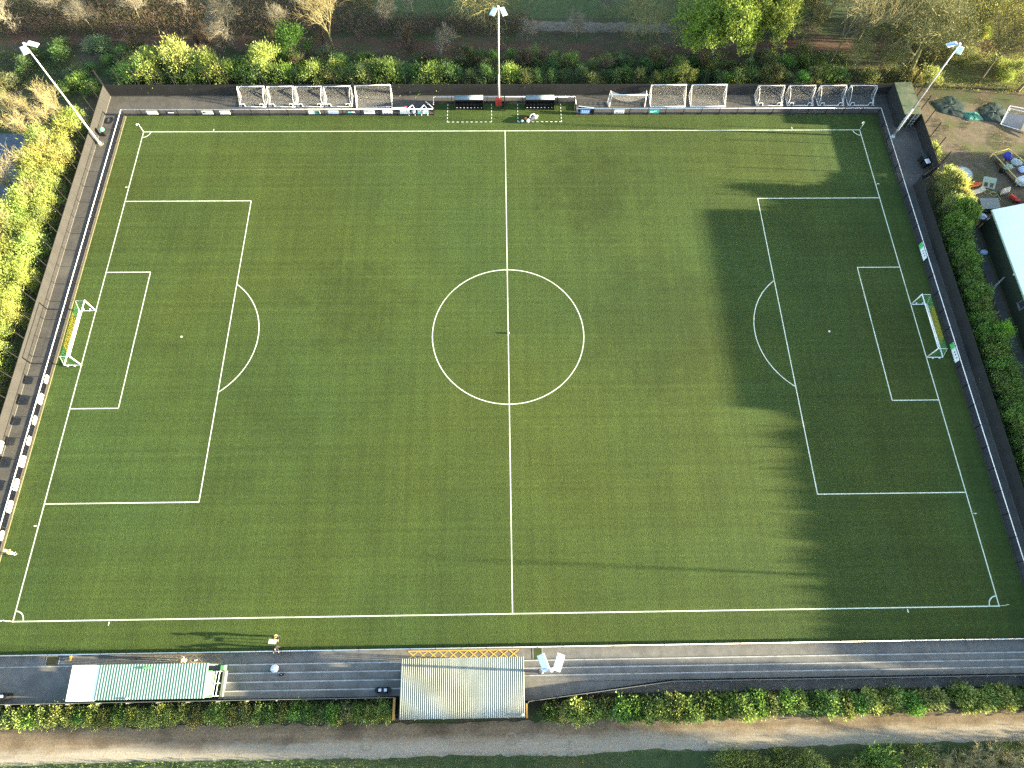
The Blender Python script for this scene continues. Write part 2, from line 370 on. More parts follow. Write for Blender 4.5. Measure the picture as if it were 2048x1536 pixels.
# gravel path along the near side, paler worn band on it, grass verges
def band(y_lo, y_hi, z, seed, x0=-75, x1=75, amp=.12):
    rr = random.Random(seed); a = []; b = []; n = 220
    for i in range(n+1):
        x = x0 + (x1-x0)*i/n
        a.append((x, y_lo(x) + rr.gauss(0, amp))); b.append((x, y_hi(x) + rr.gauss(0, amp)))
    m = MB()
    for i in range(n):
        m.quad((*a[i], z), (*a[i+1], z), (*b[i+1], z), (*b[i], z))
    return m
struct('gravel_path', band(lambda x: -44.95+.010*max(0, x-5), lambda x: -41.85 + (.012*(x-20) if x > 20 else -.004*(20-x) if x > -5 else -.1+.008*(-5-x)), -.03, 6), M['gravel'])
struct('grass_verge', band(lambda x: -60, lambda x: -44.75+.011*max(0, x-5)+.12*NZ.noise(Vector((x*.5,1,1)))+.25*NZ.noise(Vector((x*.12,4,1))), -.02, 8, amp=.06), M['meadow'])
struct('perimeter_path', (lambda m: (m.sheet([(-56.3,-39.6),(55.2,-39.6),(55.2,22.3),(58.1,23.6),(58.1,38.8),(-56.3,38.8)], -.012), m)[1])(MB()), M['asphalt'])
struct('walkway', (lambda m: (m.sheet([(-56.2,-39.6),(57.5,-39.6),(57.5,-35.2),(-56.2,-35.2)], -.006), m)[1])(MB()), M['terrace'])
XB, YT, YR, YB = 53.4, 35.08, 37.35, -35.32
g = MB(); g.sheet([(-XB+.1,YB+.06),(XB-.1,YB+.06),(XB-.1,YT-.05),(10.0,YT-.05),(10.0,YR-.08),(-10.0,YR-.08),(-10.0,YT-.05),(-XB+.1,YT-.05)], 0); struct('pitch', g, M['turf'])
g = MB(); g.box(-XB+.06, -XB+.24, YB+.1, YT-.1, -.02, .05); struct('pitch_kerb', g, M['kerb'])

# pitch markings: each line 4-6 mm above the turf
PL, PW, LW = 50.18, 32.11, .11
lm = MB(); zi = [0]
def zz(): zi[0] += 1; return .005 + .0004*zi[0]
def hl(x0, x1, y, w_=LW): z = zz(); lm.quad((x0,y-w_/2,z),(x1,y-w_/2,z),(x1,y+w_/2,z),(x0,y+w_/2,z))
def vl(x, y0, y1, w_=LW): z = zz(); lm.quad((x-w_/2,y0,z),(x+w_/2,y0,z),(x+w_/2,y1,z),(x-w_/2,y1,z))
def arc(cx, cy, r, a0, a1, n=64):
    z = zz()
    for i in range(n):
        t0 = a0+(a1-a0)*i/n; t1 = a0+(a1-a0)*(i+1)/n
        P = lambda t, q: (cx+q*math.cos(t), cy+q*math.sin(t), z)
        lm.quad(P(t0,r-LW/2), P(t0,r+LW/2), P(t1,r+LW/2), P(t1,r-LW/2))
hl(-PL-.06, PL+.06, PW); hl(-PL-.06, PL+.06, -PW); vl(-PL, -PW, PW); vl(PL, -PW, PW); vl(0, -PW, PW)
arc(0, 0, 9.15, 0, 2*math.pi, 120)
for s in (-1, 1):
    for d, h in ((16.5, 20.16), (5.5, 9.16)):
        a, b = sorted((s*PL, s*(PL-d))); hl(a, b, h); hl(a, b, -h); vl(s*(PL-d), -h, h)
    t = math.acos(5.5/9.15); c = math.pi if s > 0 else 0
    arc(s*(PL-11), 0, 9.15, c-t, c+t, 40)
    lm.lathe((s*(PL-11), 0, .004), [(.13, 0), (.13, .003)], 12)
    for q in (-1, 1):
        a0 = {(-1,-1): 0, (1,-1): 90, (1,1): 180, (-1,1): 270}[(s, q)]
        arc(s*PL, q*PW, 1.0, R(a0), R(a0+90), 12)
        hl(*sorted((s*(PL+.15), s*(PL+.5))), q*(PW-9.6)); vl(s*(PL-9.6), *sorted((q*(PW+.15), q*(PW+.5))))
for x0, x1 in ((-8.13, -1.89), (1.84, 8.0)):                     # technical areas, dashed
    for k in range(10):
        t = x0 + .15 + (x1-x0-.3)*k/9; hl(t-.17, t+.17, 33.75, .1)
    for x in (x0, x1):
        for k in range(6):
            y = 33.75 + k*.62; vl(x, y-.05, y+.27, .1)
struct('pitch_lines', lm, M['line'])

# near-side terraces
def terrace(name, x0, x1, edges, yb, rise=.16):
    m = MB(); n = MB()
    for i, y in enumerate(edges):
        z = rise*(i+1); y1 = edges[i+1] if i+1 < len(edges) else yb
        m.box(x0, x1, y1, y, -.05, z)
        n.box(x0, x1, y-.11, y+.004, z-.05, z+.004)
    o = struct(name, m, M['terrace']); q = n.build('nosing', M['nosing'], o); return o
terrace('terrace', -28.3, -10.9, (-36.42, -37.2, -38.0, -38.78), -39.5)
terrace('terrace', .9, 57.5, (-36.48, -37.18, -37.84), -38.45)
terrace('terrace', -10.9, .9, (-36.42, -37.2, -38.0, -38.78), -41.2)
g = MB(); g.prism([(.9,-38.45),(15.4,-38.45),(1.4,-40.1),(.9,-40.1)], -.05, .42); struct('terrace_landing', g, M['terrace'])
g = MB(); g.box(-56.3,-28.6,-36.40,-36.30,-.02,.02); struct('walkway_edging', g, M['nosing'])
def hatch(x0, x1, y0, y1, n, m, w_=.09):
    mb = MB(); z = .004
    for y in (y0, y1): mb.box(x0, x1, y-w_/2, y+w_/2, -.01, z)
    dx = (x1-x0)/n
    for k in range(n):
        a = x0+k*dx; b = a+dx; z += .0006
        for (p, q) in (((a,y0),(b,y1)), ((a,y1),(b,y0))):
            z += .0004; d = Vector((q[0]-p[0], q[1]-p[1])).normalized(); u = Vector((-d.y, d.x))*w_/2
            mb.quad((p[0]-u.x,p[1]-u.y,z),(q[0]-u.x,q[1]-u.y,z),(q[0]+u.x,q[1]+u.y,z),(p[0]+u.x,p[1]+u.y,z))
    return mb
struct('yellow_hatching', hatch(-10.45, .55, -36.28, -35.5, 11, M), M['yellow_paint'])
struct('faded_hatching', hatch(-35.5, -28.6, -36.22, -35.5, 7, M, .08), M['tan_paint'])

# ------------------------------------------------------------------ barrier round the pitch
def along(pts, step):
    """points every ~step along a polyline, with direction"""
    out = []
    for a, b in zip(pts[:-1], pts[1:]):
        a = Vector((*a, 0)); b = Vector((*b, 0)); L = (b-a).length; n = max(1, round(L/step))
        for i in range(n): out.append((a.lerp(b, i/n), (b-a).normalized()))
    out.append((Vector((*pts[-1], 0)), (Vector((*pts[-1],0))-Vector((*pts[-2],0))).normalized()))
    return out
def barrier(pts, label, h=1.1, step=2.5, kick=.19):
    t = thing('pitch_barrier', label, 'barrier', (*pts[0], 0))
    rail = MB(); kb = MB(); wm = MB()
    P3 = [Vector((*p, h)) for p in pts]
    for a, b in zip(P3[:-1], P3[1:]): rail.tube(a, b, .045, .045, 8)
    rail.build('rail', M['rail_white'], t, smooth=True)
    for a, b in zip(pts[:-1], pts[1:]):
        kb.bar((*a, kick/2+.02), (*b, kick/2+.02), .035, kick)
        A = Vector((*a, 0)); B = Vector((*b, 0)); L = (B-A).length; n = int(L/.16)
        for i in range(1, n):
            p = A.lerp(B, i/n); wm.tube((p.x, p.y, kick), (p.x, p.y, h-.06), .007, .007, 3, False)
        for z in (.45, .62, .79, .96): wm.tube((*a, z), (*b, z), .009, .009, 3, False)
    kb.build('kick_board', M['black_panel'], t)
    wm.build('mesh_panel', M['black_metal'], t)
    for p, d in along(pts, step):
        m = MB(); m.obox((p.x, p.y, h/2+.02), .07, .11, h+.04, math.atan2(d.y, d.x)); m.build('post', M['black_metal'], t)
    return t
barrier([(-XB, YB), (-XB, YT)], 'white railed black mesh barrier behind the sunlit goal with a yellow net')
barrier([(-XB, YT), (-10.05, YT)], 'white railed black mesh barrier in front of the five goals parked beside bare fence')
barrier([(-10.05, YT+.75), (-10.05, YR), (10.05, YR), (10.05, YT+.75)], 'white railed black mesh barrier stepping back behind the two dugouts')
barrier([(10.05, YT), (XB, YT)], 'white railed black mesh barrier in front of the goal with a sagging net')
barrier([(XB, YT), (XB, YB)], 'white railed black mesh barrier behind the shaded goal, two white and green boards on it')
barrier([(-55.2, YB), (55, YB)], 'longest white railed barrier, between the pitch and the terraces')
def small(name, label, cat, loc=(0,0,0), group=None): return thing(name, label, cat, loc, group)

# open gate leaves and oddments on the far barrier
t = thing('barrier_gate', 'small white topped gate leaf swung open beside the dugout recess', 'gate', (-10.2, YT, 0))
m = MB(); m.tube((-10.15,35.35,1.1),(-11.15,36.5,1.1),.045); m.tube((-10.15,35.35,1.1),(-10.15,35.1,1.1),.045); m.build('rail', M['rail_white'], t)
m = MB(); m.bar((-10.15,35.35,.55),(-11.15,36.5,.55),.03,.95); m.build('panel', M['black_panel'], t)
t = thing('barrier_gate', 'white topped gate leaf lying half open behind a bright blue board', 'gate', (10.4, 35.3, 0))
m = MB(); m.tube((10.4,35.55,1.1),(12.6,35.2,1.1),.045); m.build('rail', M['rail_white'], t)
m = MB(); m.bar((10.4,35.55,.55),(12.6,35.2,.55),.03,.9); m.build('panel', M['black_panel'], t)
t = thing('divider_screen', 'thin black screen standing between the two dugouts', 'screen', (0, 36.5, 0))
m = MB(); m.box(-.03,.03,35.85,37.28,.1,1.0); m.build('panel', M['black_panel'], t)
for y in (35.85, 37.25):
    m = MB(); m.box(-.06,.06,y-.06,y+.06,0,1.45); m.build('post', M['black_metal'], t)
# folded hurdle frames hung over the barrier
for x0, dx, lab in ((-13.1, .5, 'white folding A-frame hooked over the barrier, beside the red tipped one'), (-11.3, -.45, 'white folding A-frame hooked over the barrier beside a cyan board')):
    t = thing('folding_frame', lab, 'frame', (x0, 35.3, 0))
    m = MB(); m.path([(x0-.55,35.05,1.1),(x0+dx*.2,35.95,1.0),(x0+.5,35.05,1.1)], .04); m.path([(x0-.45,34.9,.1),(x0-.55,35.05,1.1)], .03); m.path([(x0+.4,34.9,.1),(x0+.5,35.05,1.1)], .03)
    m.build('leg_frame', M['rail_white'], t)
    m = MB(); m.blob((x0+dx*.5,34.9,.75),.3,.16,.3,8,6,.25,5); m.build('net_bundle', M['net_white'], t)
t = thing('hurdle', 'low white hurdle bar with a red end behind the far barrier', 'hurdle', (-15, 35.4, 0))
m = MB(); m.path([(-15.9,35.25,.0),(-15.9,35.4,1.0),(-13.9,35.5,1.0),(-13.9,35.3,0)], .045); m.build('frame', M['rail_white'], t)
m = MB(); m.box(-14.05,-13.75,35.55,35.75,0,1.0); m.build('end_block', M['red'], t)

# ------------------------------------------------------------------ advert boards
def board_on(p, nrm, w_, h_, z, mats, label, marks=(), name='advert_board', round_=False, group=None, cat='advert board'):
    """p = (x,y) on the barrier line, nrm = unit 2-D normal to the side it faces"""
    t = thing(name, label, cat, (p[0], p[1], 0), group)
    n = Vector((*nrm, 0)); u = Vector((-n.y, n.x, 0)); c = Vector((*p, z)) + n*.06
    def plate(c, w_, h_, th, m, nm, rc=0):
        mb = MB(); pts = []
        if rc:
            for qx, qz, a0 in ((1,1,0),(-1,1,90),(-1,-1,180),(1,-1,270)):
                for k in range(5):
                    a = R(a0+22.5*k); pts.append((qx*(w_/2-rc)+rc*math.cos(a), qz*(h_/2-rc)+rc*math.sin(a)))
        else: pts = [(-w_/2,-h_/2),(w_/2,-h_/2),(w_/2,h_/2),(-w_/2,h_/2)]
        k = len(pts)
        vs = [tuple(c+u*x+Vector((0,0,1))*y-n*th/2) for x,y in pts]+[tuple(c+u*x+Vector((0,0,1))*y+n*th/2) for x,y in pts]
        mb.add(vs, [tuple(range(k-1,-1,-1)), tuple(range(k,2*k))]+[(i,(i+1)%k,k+(i+1)%k,k+i) for i in range(k)])
        return mb.build(nm, m, t)
    plate(c, w_, h_, .03, mats, 'panel', .12 if round_ else 0)
    for (x, y, a, b, m) in marks:
        plate(c + n*.025 + u*x + Vector((0,0,1))*y, a, b, .02, m, 'printed_mark')
    return t
S = (0, -1)                                     # far barrier boards face south; their u axis runs +x
W_, C_, D_, G_ = M['board_white'], M['board_cream'], M['mark_dark'], M['mark_grey']
FB = YT
board_on((-49.3, FB), S, 1.45, .62, .62, W_, 'plain white advert board nearest the corner flag by the bare corner fence', [(.2,-.1,.6,.05,G_)])
board_on((-46.8, FB), S, 1.25, .55, .62, M['mark_dark'], 'black advert board with a short white bar across it', [(.1,0,.8,.16,W_)], round_=True)
board_on((-41.65, FB), S, 1.5, .62, .62, W_, 'white advert board with dark blocks at one end', [(-.5,.02,.16,.34,D_),(-.3,.0,.14,.26,D_),(.15,0,.6,.12,G_)])
board_on((-39.2, FB), S, 1.4, .62, .62, W_, 'white advert board with faint grey print, next to the one with dark blocks', [(-.45,0,.16,.16,G_),(.15,.0,.7,.08,G_)])
board_on((-26.75, FB), S, 1.6, .6, .62, W_, 'advert board half white and half grey green', [(.42,0,.68,.58,M['tarp_teal']),(.55,-.05,.2,.16,W_)])
board_on((-24.1, FB), S, 1.45, .55, .64, M['pale_blue'], 'pale lilac blue advert board with white top edge', [(0,.2,1.3,.1,W_)])
board_on((-21.55, FB), S, 1.3, .62, .62, M['mark_dark'], 'black oval cornered advert board with a pale blue word shape', [(-.3,.02,.4,.22,M['cyan']),(.22,.02,.5,.22,W_)], round_=True)
board_on((-19.05, FB), S, 1.5, .6, .62, W_, 'white advert board under a band of grey lettering', [(-.35,.17,.55,.18,G_),(.3,.17,.5,.18,G_)])
board_on((-16.5, FB), S, 1.4, .6, .62, W_, 'white advert board with black ticks along its lower edge', [(-.4,-.2,.2,.1,D_),(-.05,-.2,.25,.1,D_),(.35,-.2,.2,.1,D_)])
board_on((-14.05, FB), S, 1.35, .6, .62, W_, 'white advert board under the folded A-frames', [(0,.05,.9,.06,G_)])
board_on((-11.55, FB), S, 1.45, .6, .60, M['cyan'], 'bright cyan advert board at the end of the barrier', [(0,.16,1.3,.2,W_)])
board_on((11.35, FB), S, 1.35, .66, .62, M['bright_blue'], 'bright blue advert board with broken white lettering', [(-.4,.08,.2,.22,M['pale_blue']),(-.12,.08,.2,.22,M['pale_blue']),(.16,.08,.2,.22,M['pale_blue']),(.44,.08,.2,.22,M['pale_blue']),(0,-.2,1.0,.08,M['pale_blue'])])
board_on((16.2, FB), S, 1.4, .62, .62, W_, 'white advert board with ragged dark lettering, in front of the sagging net', [(-.3,-.16,.3,.12,D_),(.1,-.18,.3,.1,D_),(.45,-.16,.2,.12,D_)])
board_on((21.15, FB), S, 1.35, .62, .62, M['teal'], 'teal green advert board with a white swash', [(-.3,-.05,.6,.12,W_),(.15,.08,.4,.08,W_)])
for y, lab in ((11.15, 'white and green advert board on the shaded barrier, further from the terraces'), (-3.3, 'white and green advert board on the shaded barrier, nearer the terraces')):
    board_on((XB, y), (-1, 0), 2.4, .78, .58, W_, lab, [(-.85,.0,.7,.76,M['board_green']),(.75,.12,.14,.2,D_),(.35,.1,.14,.2,D_),(0.0,.08,.12,.18,D_)])
for y, k in ((-5.7, 0), (-8.15, 1), (-10.75, 0), (-13.15, 0), (-15.55, 1), (-18.15, 1), (-20.55, 1), (-23.6, 0)):
    if k: board_on((-XB, y), (1, 0), 1.25, .62, .58, W_, 'plain white rounded advert board on the barrier behind the sunlit goal line', [], round_=True, group='plain white boards along the sunlit barrier')
    else: board_on((-XB, y), (1, 0), 1.0, .54, .58, C_, 'cream advert board with brown markings on the barrier behind the sunlit goal line', [(-.2,.1,.3,.1,M['cloth_brown']),(.2,-.1,.3,.1,M['cloth_brown'])], round_=True, group='cream boards along the sunlit barrier')
board_on((-56.17, -13.9), (1, 0), 1.35, .62, .75, C_, 'cream panel fixed to the side fence behind the white boards', name='fence_sign', cat='sign')

# ------------------------------------------------------------------ outer fences
def fence(pts, label, h=2.0, ph=4.5, step=2.5, base_cap=False):
    t = thing('perimeter_fence', label, 'fence', (*pts[0], 0))
    m = MB()
    for a, b in zip(pts[:-1], pts[1:]): m.bar((*a, h/2), (*b, h/2), .05, h)
    m.build('board_panel', M['fence_black'], t)
    m = MB()
    for a, b in zip(pts[:-1], pts[1:]): m.bar((*a, .04), (*b, .04), .14, .1)
    m.build('base_rail', M['base_grey'], t)
    P = along(pts, step)
    for p, d in P:
        n = Vector((-d.y, d.x)); 
        m = MB(); q = p + Vector((n.x, n.y, 0))*.07
        m.obox((q.x, q.y, ph/2), .09, .09, ph, math.atan2(d.y, d.x)); m.build('post', M['black_metal'], t)
    w_ = MB()
    for a, b in zip(pts[:-1], pts[1:]):
        for z in (ph-.05, (h+ph)/2): w_.tube((*a, z), (*b, z), .008, .008, 3, False)
    w_.build('top_wire', M['black_metal'], t)
    return t
fence([(-56.2, -38.5), (-56.2, 38.75)], 'tall black boarded fence lit tan by the low sun, beside the yellow hedge')
fence([(-56.2, 38.76), (58.1, 38.76)][::-1][::-1], 'long black boarded fence in shade behind the parked goals and dugouts')
fence([(58.15, 38.7), (58.15, 24.0)], 'short black boarded fence between the storage container and the barred gate')
fence([(55.15, 22.0), (55.15, -39)], 'long black boarded fence in deep shade beside the clubhouse hedge')
t = thing('yard_gate', 'black barred gate set at a slant in the shaded fence corner', 'gate', (56.6, 23, 0))
m = MB(); m.bar((58.15,24,1.95),(55.15,22,1.95),.06,.08); m.bar((58.15,24,.2),(55.15,22,.2),.06,.08); m.build('frame', M['black_metal'], t)
m = MB()
for k in range(1, 24): m.tube((58.15-3*k/24,24-2*k/24,.2),(58.15-3*k/24,24-2*k/24,1.95),.016,.016,5)
m.build('bar_panel', M['black_metal'], t)
# near-side back fence, low, with pale post tops
def back_fence(pts, label, h=1.5):
    t = thing('back_fence', label, 'fence', (*pts[0], 0))
    m = MB()
    for a, b in zip(pts[:-1], pts[1:]): m.bar((*a, h/2), (*b, h/2), .06, h)
    m.build('panel', M['black_panel'], t)
    m = MB()
    for a, b in zip(pts[:-1], pts[1:]): m.tube((*a, h+.03), (*b, h+.03), .03, .03, 6)
    m.build('top_rail', M['frame_grey'], t)
    for p, d in along(pts, 2.75):
        m = MB(); m.tube((p.x, p.y-.1, 0), (p.x, p.y-.1, h+.05), .045, .045, 8); m.build('post', M['frame_grey'], t)
    return t
back_fence([(-56.2,-39.6), (-11.3,-39.6)], 'low black fence with pale posts between the terrace and the trimmed hedge')
back_fence([(1.35,-40.15), (15.4,-38.62), (57,-38.62)], 'low black fence with pale posts bending behind the plain terrace beside the laurels')

# ------------------------------------------------------------------ goals
def net_panel(m, a, b, c, d, step=.2, r=.006, sag=0):
    """strings filling quad a-b-c-d"""
    a, b, c, d = map(Vector, (a, b, c, d))
    nu = max(2, int(max((b-a).length, (c-d).length)/step)); nv = max(2, int(max((d-a).length, (c-b).length)/step))
    def P(u, v):
        p = (a.lerp(b, u)).lerp(d.lerp(c, u), v)
        return p - Vector((0,0,1))*sag*4*u*(1-u)*4*v*(1-v)/1.0
    k = 6 if sag else 1
    for i in range(nu+1):
        for j in range(k): m.tube(P(i/nu, j/k), P(i/nu, (j+1)/k), r, r, 3, False)
    for i in range(nv+1):
        for j in range(k): m.tube(P(j/k, i/nv), P((j+1)/k, i/nv), r, r, 3, False)
def match_goal(s, label):
    x0 = s*PL; xb = s*52.15; xt = s*51.3; t = thing('football_goal', label, 'goal', (x0, 0, 0))
    for y in (3.66, -3.66):
        m = MB(); m.tube((x0,y,0),(x0,y,2.44),.06,.06,10); m.build('post', M['rail_white'], t, smooth=True)
        m = MB(); m.tube((x0,y,.05),(xb,y,.05),.05,.05,8); m.tube((x0,y,2.40),(xt,y,2.36),.02,.02,6); m.tube((xt,y,2.36),(xb,y,.05),.02,.02,6); m.build('side_frame', M['rail_white'], t)
        m = MB()
        for q in (.7, 1.5): m.tube((x0+s*q,y+math.copysign(.08,y),.09),(x0+s*q,y+math.copysign(.2,y),.09),.1,.1,8)
        m.build('wheel', M['white_plastic'], t)
    m = MB(); m.tube((x0,-3.72,2.44),(x0,3.72,2.44),.06,.06,10); m.build('crossbar', M['rail_white'], t, smooth=True)
    m = MB(); m.tube((xb,-3.66,.06),(xb,3.66,.06),.075,.075,10); m.build('ground_bar', M['rail_white'], t, smooth=True)
    my, mg = MB(), MB()
    for y0, y1, q in ((-3.66,-2.2,mg),(-2.2,2.2,my),(2.2,3.66,mg)):
        net_panel(q, (x0,y0,2.4),(x0,y1,2.4),(xt,y1,2.3),(xt,y0,2.3),.15,.0045)
        net_panel(q, (xt,y0,2.3),(xt,y1,2.3),(xb,y1,.08),(xb,y0,.08),.15,.0045)
    for y in (-3.66, 3.66): net_panel(mg, (x0,y,2.4),(xt,y,2.3),(xb,y,.08),(x0,y,.08),.15,.0045)
    my.build('net', M['net_yellow'], t); mg.build('net', M['net_green'], t)
    return t
match_goal(-1, 'white match goal with yellow and green net, standing in sunlight')
match_goal(1, 'white match goal with yellow and green net, standing in deep shade')

def storage_goal(w_, d, h, label, group, wheels):
    """mouth towards +y; back bar on the ground at -d"""
    t = thing('training_goal', label, 'goal', (0,0,0), group); x = w_/2; r = .045 if wheels else .05
    for s in (-1, 1):
        m = MB(); m.tube((s*x,0,0),(s*x,0,h),r,r,8); m.build('post', M['rail_white'], t, True, True)
        m = MB(); m.tube((s*x,0,.05),(s*x,-d,.05),r,r,8)
        if wheels:
            m.path([(s*x,0,h),(s*(x-.10),-.55,h-.05),(s*(x-.30),-d*.62,.75),(s*(x-.05),-d,.05)], .035, 6)
            m.tube((s*(x-.45),0,h),(s*x,0,h-.42),.03,.03,6)
        else:
            m.tube((s*x,0,h),(s*x,-d,.05),.03,.03,6); m.tube((s*(x-.35),0,h),(s*x,0,h-.35),.02,.02,6)
        m.build('side_frame', M['rail_white'], t, True, True)
        if wheels:
            m = MB(); m.tube((s*(x-.75),-d+.10,.17),(s*(x-.42),-d+.10,.17),.17,.17,12); m.build('wheel', M['bin_black'], t, True)
            m = MB(); m.path([(s*(x-.86),-d,.06),(s*(x-.80),-d+.12,.42),(s*(x-.36),-d+.12,.42),(s*(x-.30),-d,.06)], .045, 6); m.build('wheel_guard', M['rail_white'], t, True)
    m = MB(); m.tube((-x,0,h),(x,0,h),r,r,8); m.build('crossbar', M['rail_white'], t, True, True)
    m = MB(); m.tube((-x,-d,.06),(x,-d,.06),r*1.15,r*1.15,8); m.build('ground_bar', M['rail_white'], t, True, True)
    m = MB(); net_panel(m, (-x,0,h),(x,0,h),(x,-d,.08),(-x,-d,.08),.13,.0042)
    for s in (-1, 1): net_panel(m, (s*x,0,h),(s*x,-.02,h-.02),(s*x,-d,.06),(s*x,0,.06),.15,.004)
    m.build('net', M['net_white'], t, True)
    return t
def put(o, x, y, rz=0):
    o.location = (x, y, 0); o.rotation_euler = (0,0,rz); return o
GS = 'small wheeled training goals parked along the far fence'; GL = 'large training goals parked along the far fence'
sg = storage_goal(3.78, 1.95, 1.83, 'small white wheeled goal, first of the four nearest the bare corner fence', GS, True)
put(sg, -35.75, 38.62)
for x, lab in ((-31.6, 'small white wheeled goal, second of four counted from the bare corner fence'), (-27.65, 'small white wheeled goal, third of four counted from the bare corner fence'), (-23.65, 'small white wheeled goal, right beside the large goal near a red tipped hurdle'),
               (38.1, 'small white wheeled goal in shade, furthest of its four from the storage container'), (42.55, 'small white wheeled goal in shade, second in the row of four'), (47.0, 'small white wheeled goal in shade, third in the row of four'), (51.4, 'small white wheeled goal in shade, nearest the storage container')):
    o = copy_tree(sg); put(o, x, 38.62, R(random.uniform(-1.2, 1.2))); o['label'] = lab
lg = storage_goal(5.0, 2.12, 2.0, 'large white training goal beside the small wheeled ones, set slightly askew', GL, False)
put(lg, -18.65, 38.62, R(2.5))
for x, lab in ((23.35, 'large white training goal between the sagging net goal and another large one'), (29.15, 'large white training goal standing alone beside an empty stretch of path')):
    o = copy_tree(lg); put(o, x, 38.62, R(.5)); o['label'] = lab
t = thing('training_goal', 'white training goal facing the pitch with its net sagging off the back', 'goal', (17.5, 36.6, 0), GL)
for s in (-1, 1):
    m = MB(); m.tube((17.5+s*2.55,36.55,0),(17.5+s*2.4,36.6,2.1),.055,.055,8); m.build('post', M['rail_white'], t)
    m = MB(); m.path([(17.5+s*2.4,36.6,2.1),(17.5+s*2.55,37.5,2.0),(17.5+s*2.75,37.4,.05),(17.5+s*2.55,36.55,.05)], .035); m.build('side_frame', M['rail_white'], t)
m = MB(); m.tube((14.9,36.6,2.1),(20.1,36.6,2.1),.075,.075,10); m.build('crossbar', M['rail_white'], t, smooth=True)
m = MB(); A, B = Vector((15.05,37.5,2.0)), Vector((19.95,37.5,2.0)); F0, F1 = Vector((15.1,36.6,2.05)), Vector((19.9,36.6,2.05))
for i in range(41):
    u = i/40; sg_ = 4*u*(1-u); a = A.lerp(B, u) + Vector((0,-.55*sg_,-.35*sg_)); b = F0.lerp(F1, u); c = b + Vector((0,-.05-.35*sg_,-.25-.5*sg_))
    m.tube(a, b, .010, .010, 3, False); m.tube(b, c, .010, .010, 3, False)
    if i:
        for k in range(6):
            m.tube(pa.lerp(pb, k/5), a.lerp(b, k/5), .010, .010, 3, False); m.tube(pb.lerp(pc, k/5), b.lerp(c, k/5), .010, .010, 3, False)
    pa, pb, pc = a, b, c
for s, X in ((-1, 15.0), (1, 20.0)): net_panel(m, (X,36.6,2.05),(X+s*.1,37.5,2.0),(X+s*.25,37.4,.1),(X+s*.05,36.6,.1),.12,.010)
m.build('net', M['net_white'], t)

# ------------------------------------------------------------------ dugouts
def dugout(x0, x1, label):
    t = thing('dugout', label, 'dugout', ((x0+x1)/2, 36.5, 0), 'team dugouts')
    m = MB(); n = 10
    for i in range(n):                                  # curved clear roof
        f = lambda k: (36.95-1.25*k/n, 1.78+.30*math.sin(math.pi*.5*(k/n)**.8))
        (ya, za), (yb, zb) = f(i), f(i+1)
        m.add([(x0,ya,za),(x1,ya,za),(x1,yb,zb),(x0,yb,zb),(x0,ya,za-.03),(x1,ya,za-.03),(x1,yb,zb-.03),(x0,yb,zb-.03)],
              [(0,1,2,3),(7,6,5,4),(0,3,7,4),(1,5,6,2)])
    m.build('roof', M['dugout_roof'], t, smooth=True)
    m = MB(); m.box(x0, x1, 36.93, 36.98, .05, 1.76); m.build('back_panel', M['black_panel'], t)
    for x in (x0-.03, x1+.03):
        m = MB(); m.add([(x-.02,36.95,0),(x-.02,35.95,0),(x-.02,35.72,2.05),(x-.02,36.95,1.75),(x+.02,36.95,0),(x+.02,35.95,0),(x+.02,35.72,2.05),(x+.02,36.95,1.75)],
                        [(0,1,2,3),(7,6,5,4),(0,4,5,1),(1,5,6,2),(2,6,7,3)]); m.build('side_panel', M['black_metal'], t)
    m = MB(); m.bar((x0,35.72,2.06),(x1,35.72,2.06),.06,.07); m.bar(((x0+x1)/2,36.9,1.84),((x0+x1)/2,35.75,2.12),.04,.04); m.build('roof_frame', M['black_metal'], t)
    n = 8
    for k in range(n):
        x = x0 + (k+.5)*(x1-x0)/n
        m = MB(); m.box(x-.2, x+.2, 35.95, 36.35, .40, .46); m.box(x-.2, x+.2, 36.33, 36.39, .46, .85); m.build('seat', M['bin_black'], t)
        m = MB(); m.box(x-.08, x+.08, 35.93, 36.0, .455, .475); m.build('seat_number', M['white_plastic'], t)
    m = MB(); m.bar((x0,36.2,.2),(x1,36.2,.2),.1,.35); m.build('bench_base', M['black_metal'], t)
    return t
dugout(-7.0, -3.05, 'dugout with a grey curved roof, nearer the wheeled goals with netted bundle')
dugout(2.95, 6.95, 'dugout with a grey curved roof, behind the two balls and kit bag')
t = thing('equipment_cabinet', 'red cabinet at the foot of the central floodlight mast', 'cabinet', (-.9, 36.9, 0))
m = MB(); m.box(-1.32,-.42,36.72,37.15,.06,1.15); m.build('body', M['red'], t)
m = MB(); m.box(-.885,-.855,36.70,36.722,.1,1.1); m.build('door_gap', M['bin_black'], t)
m = MB(); m.box(-1.36,-.38,36.68,37.19,1.15,1.2); m.build('lid', M['red'], t)

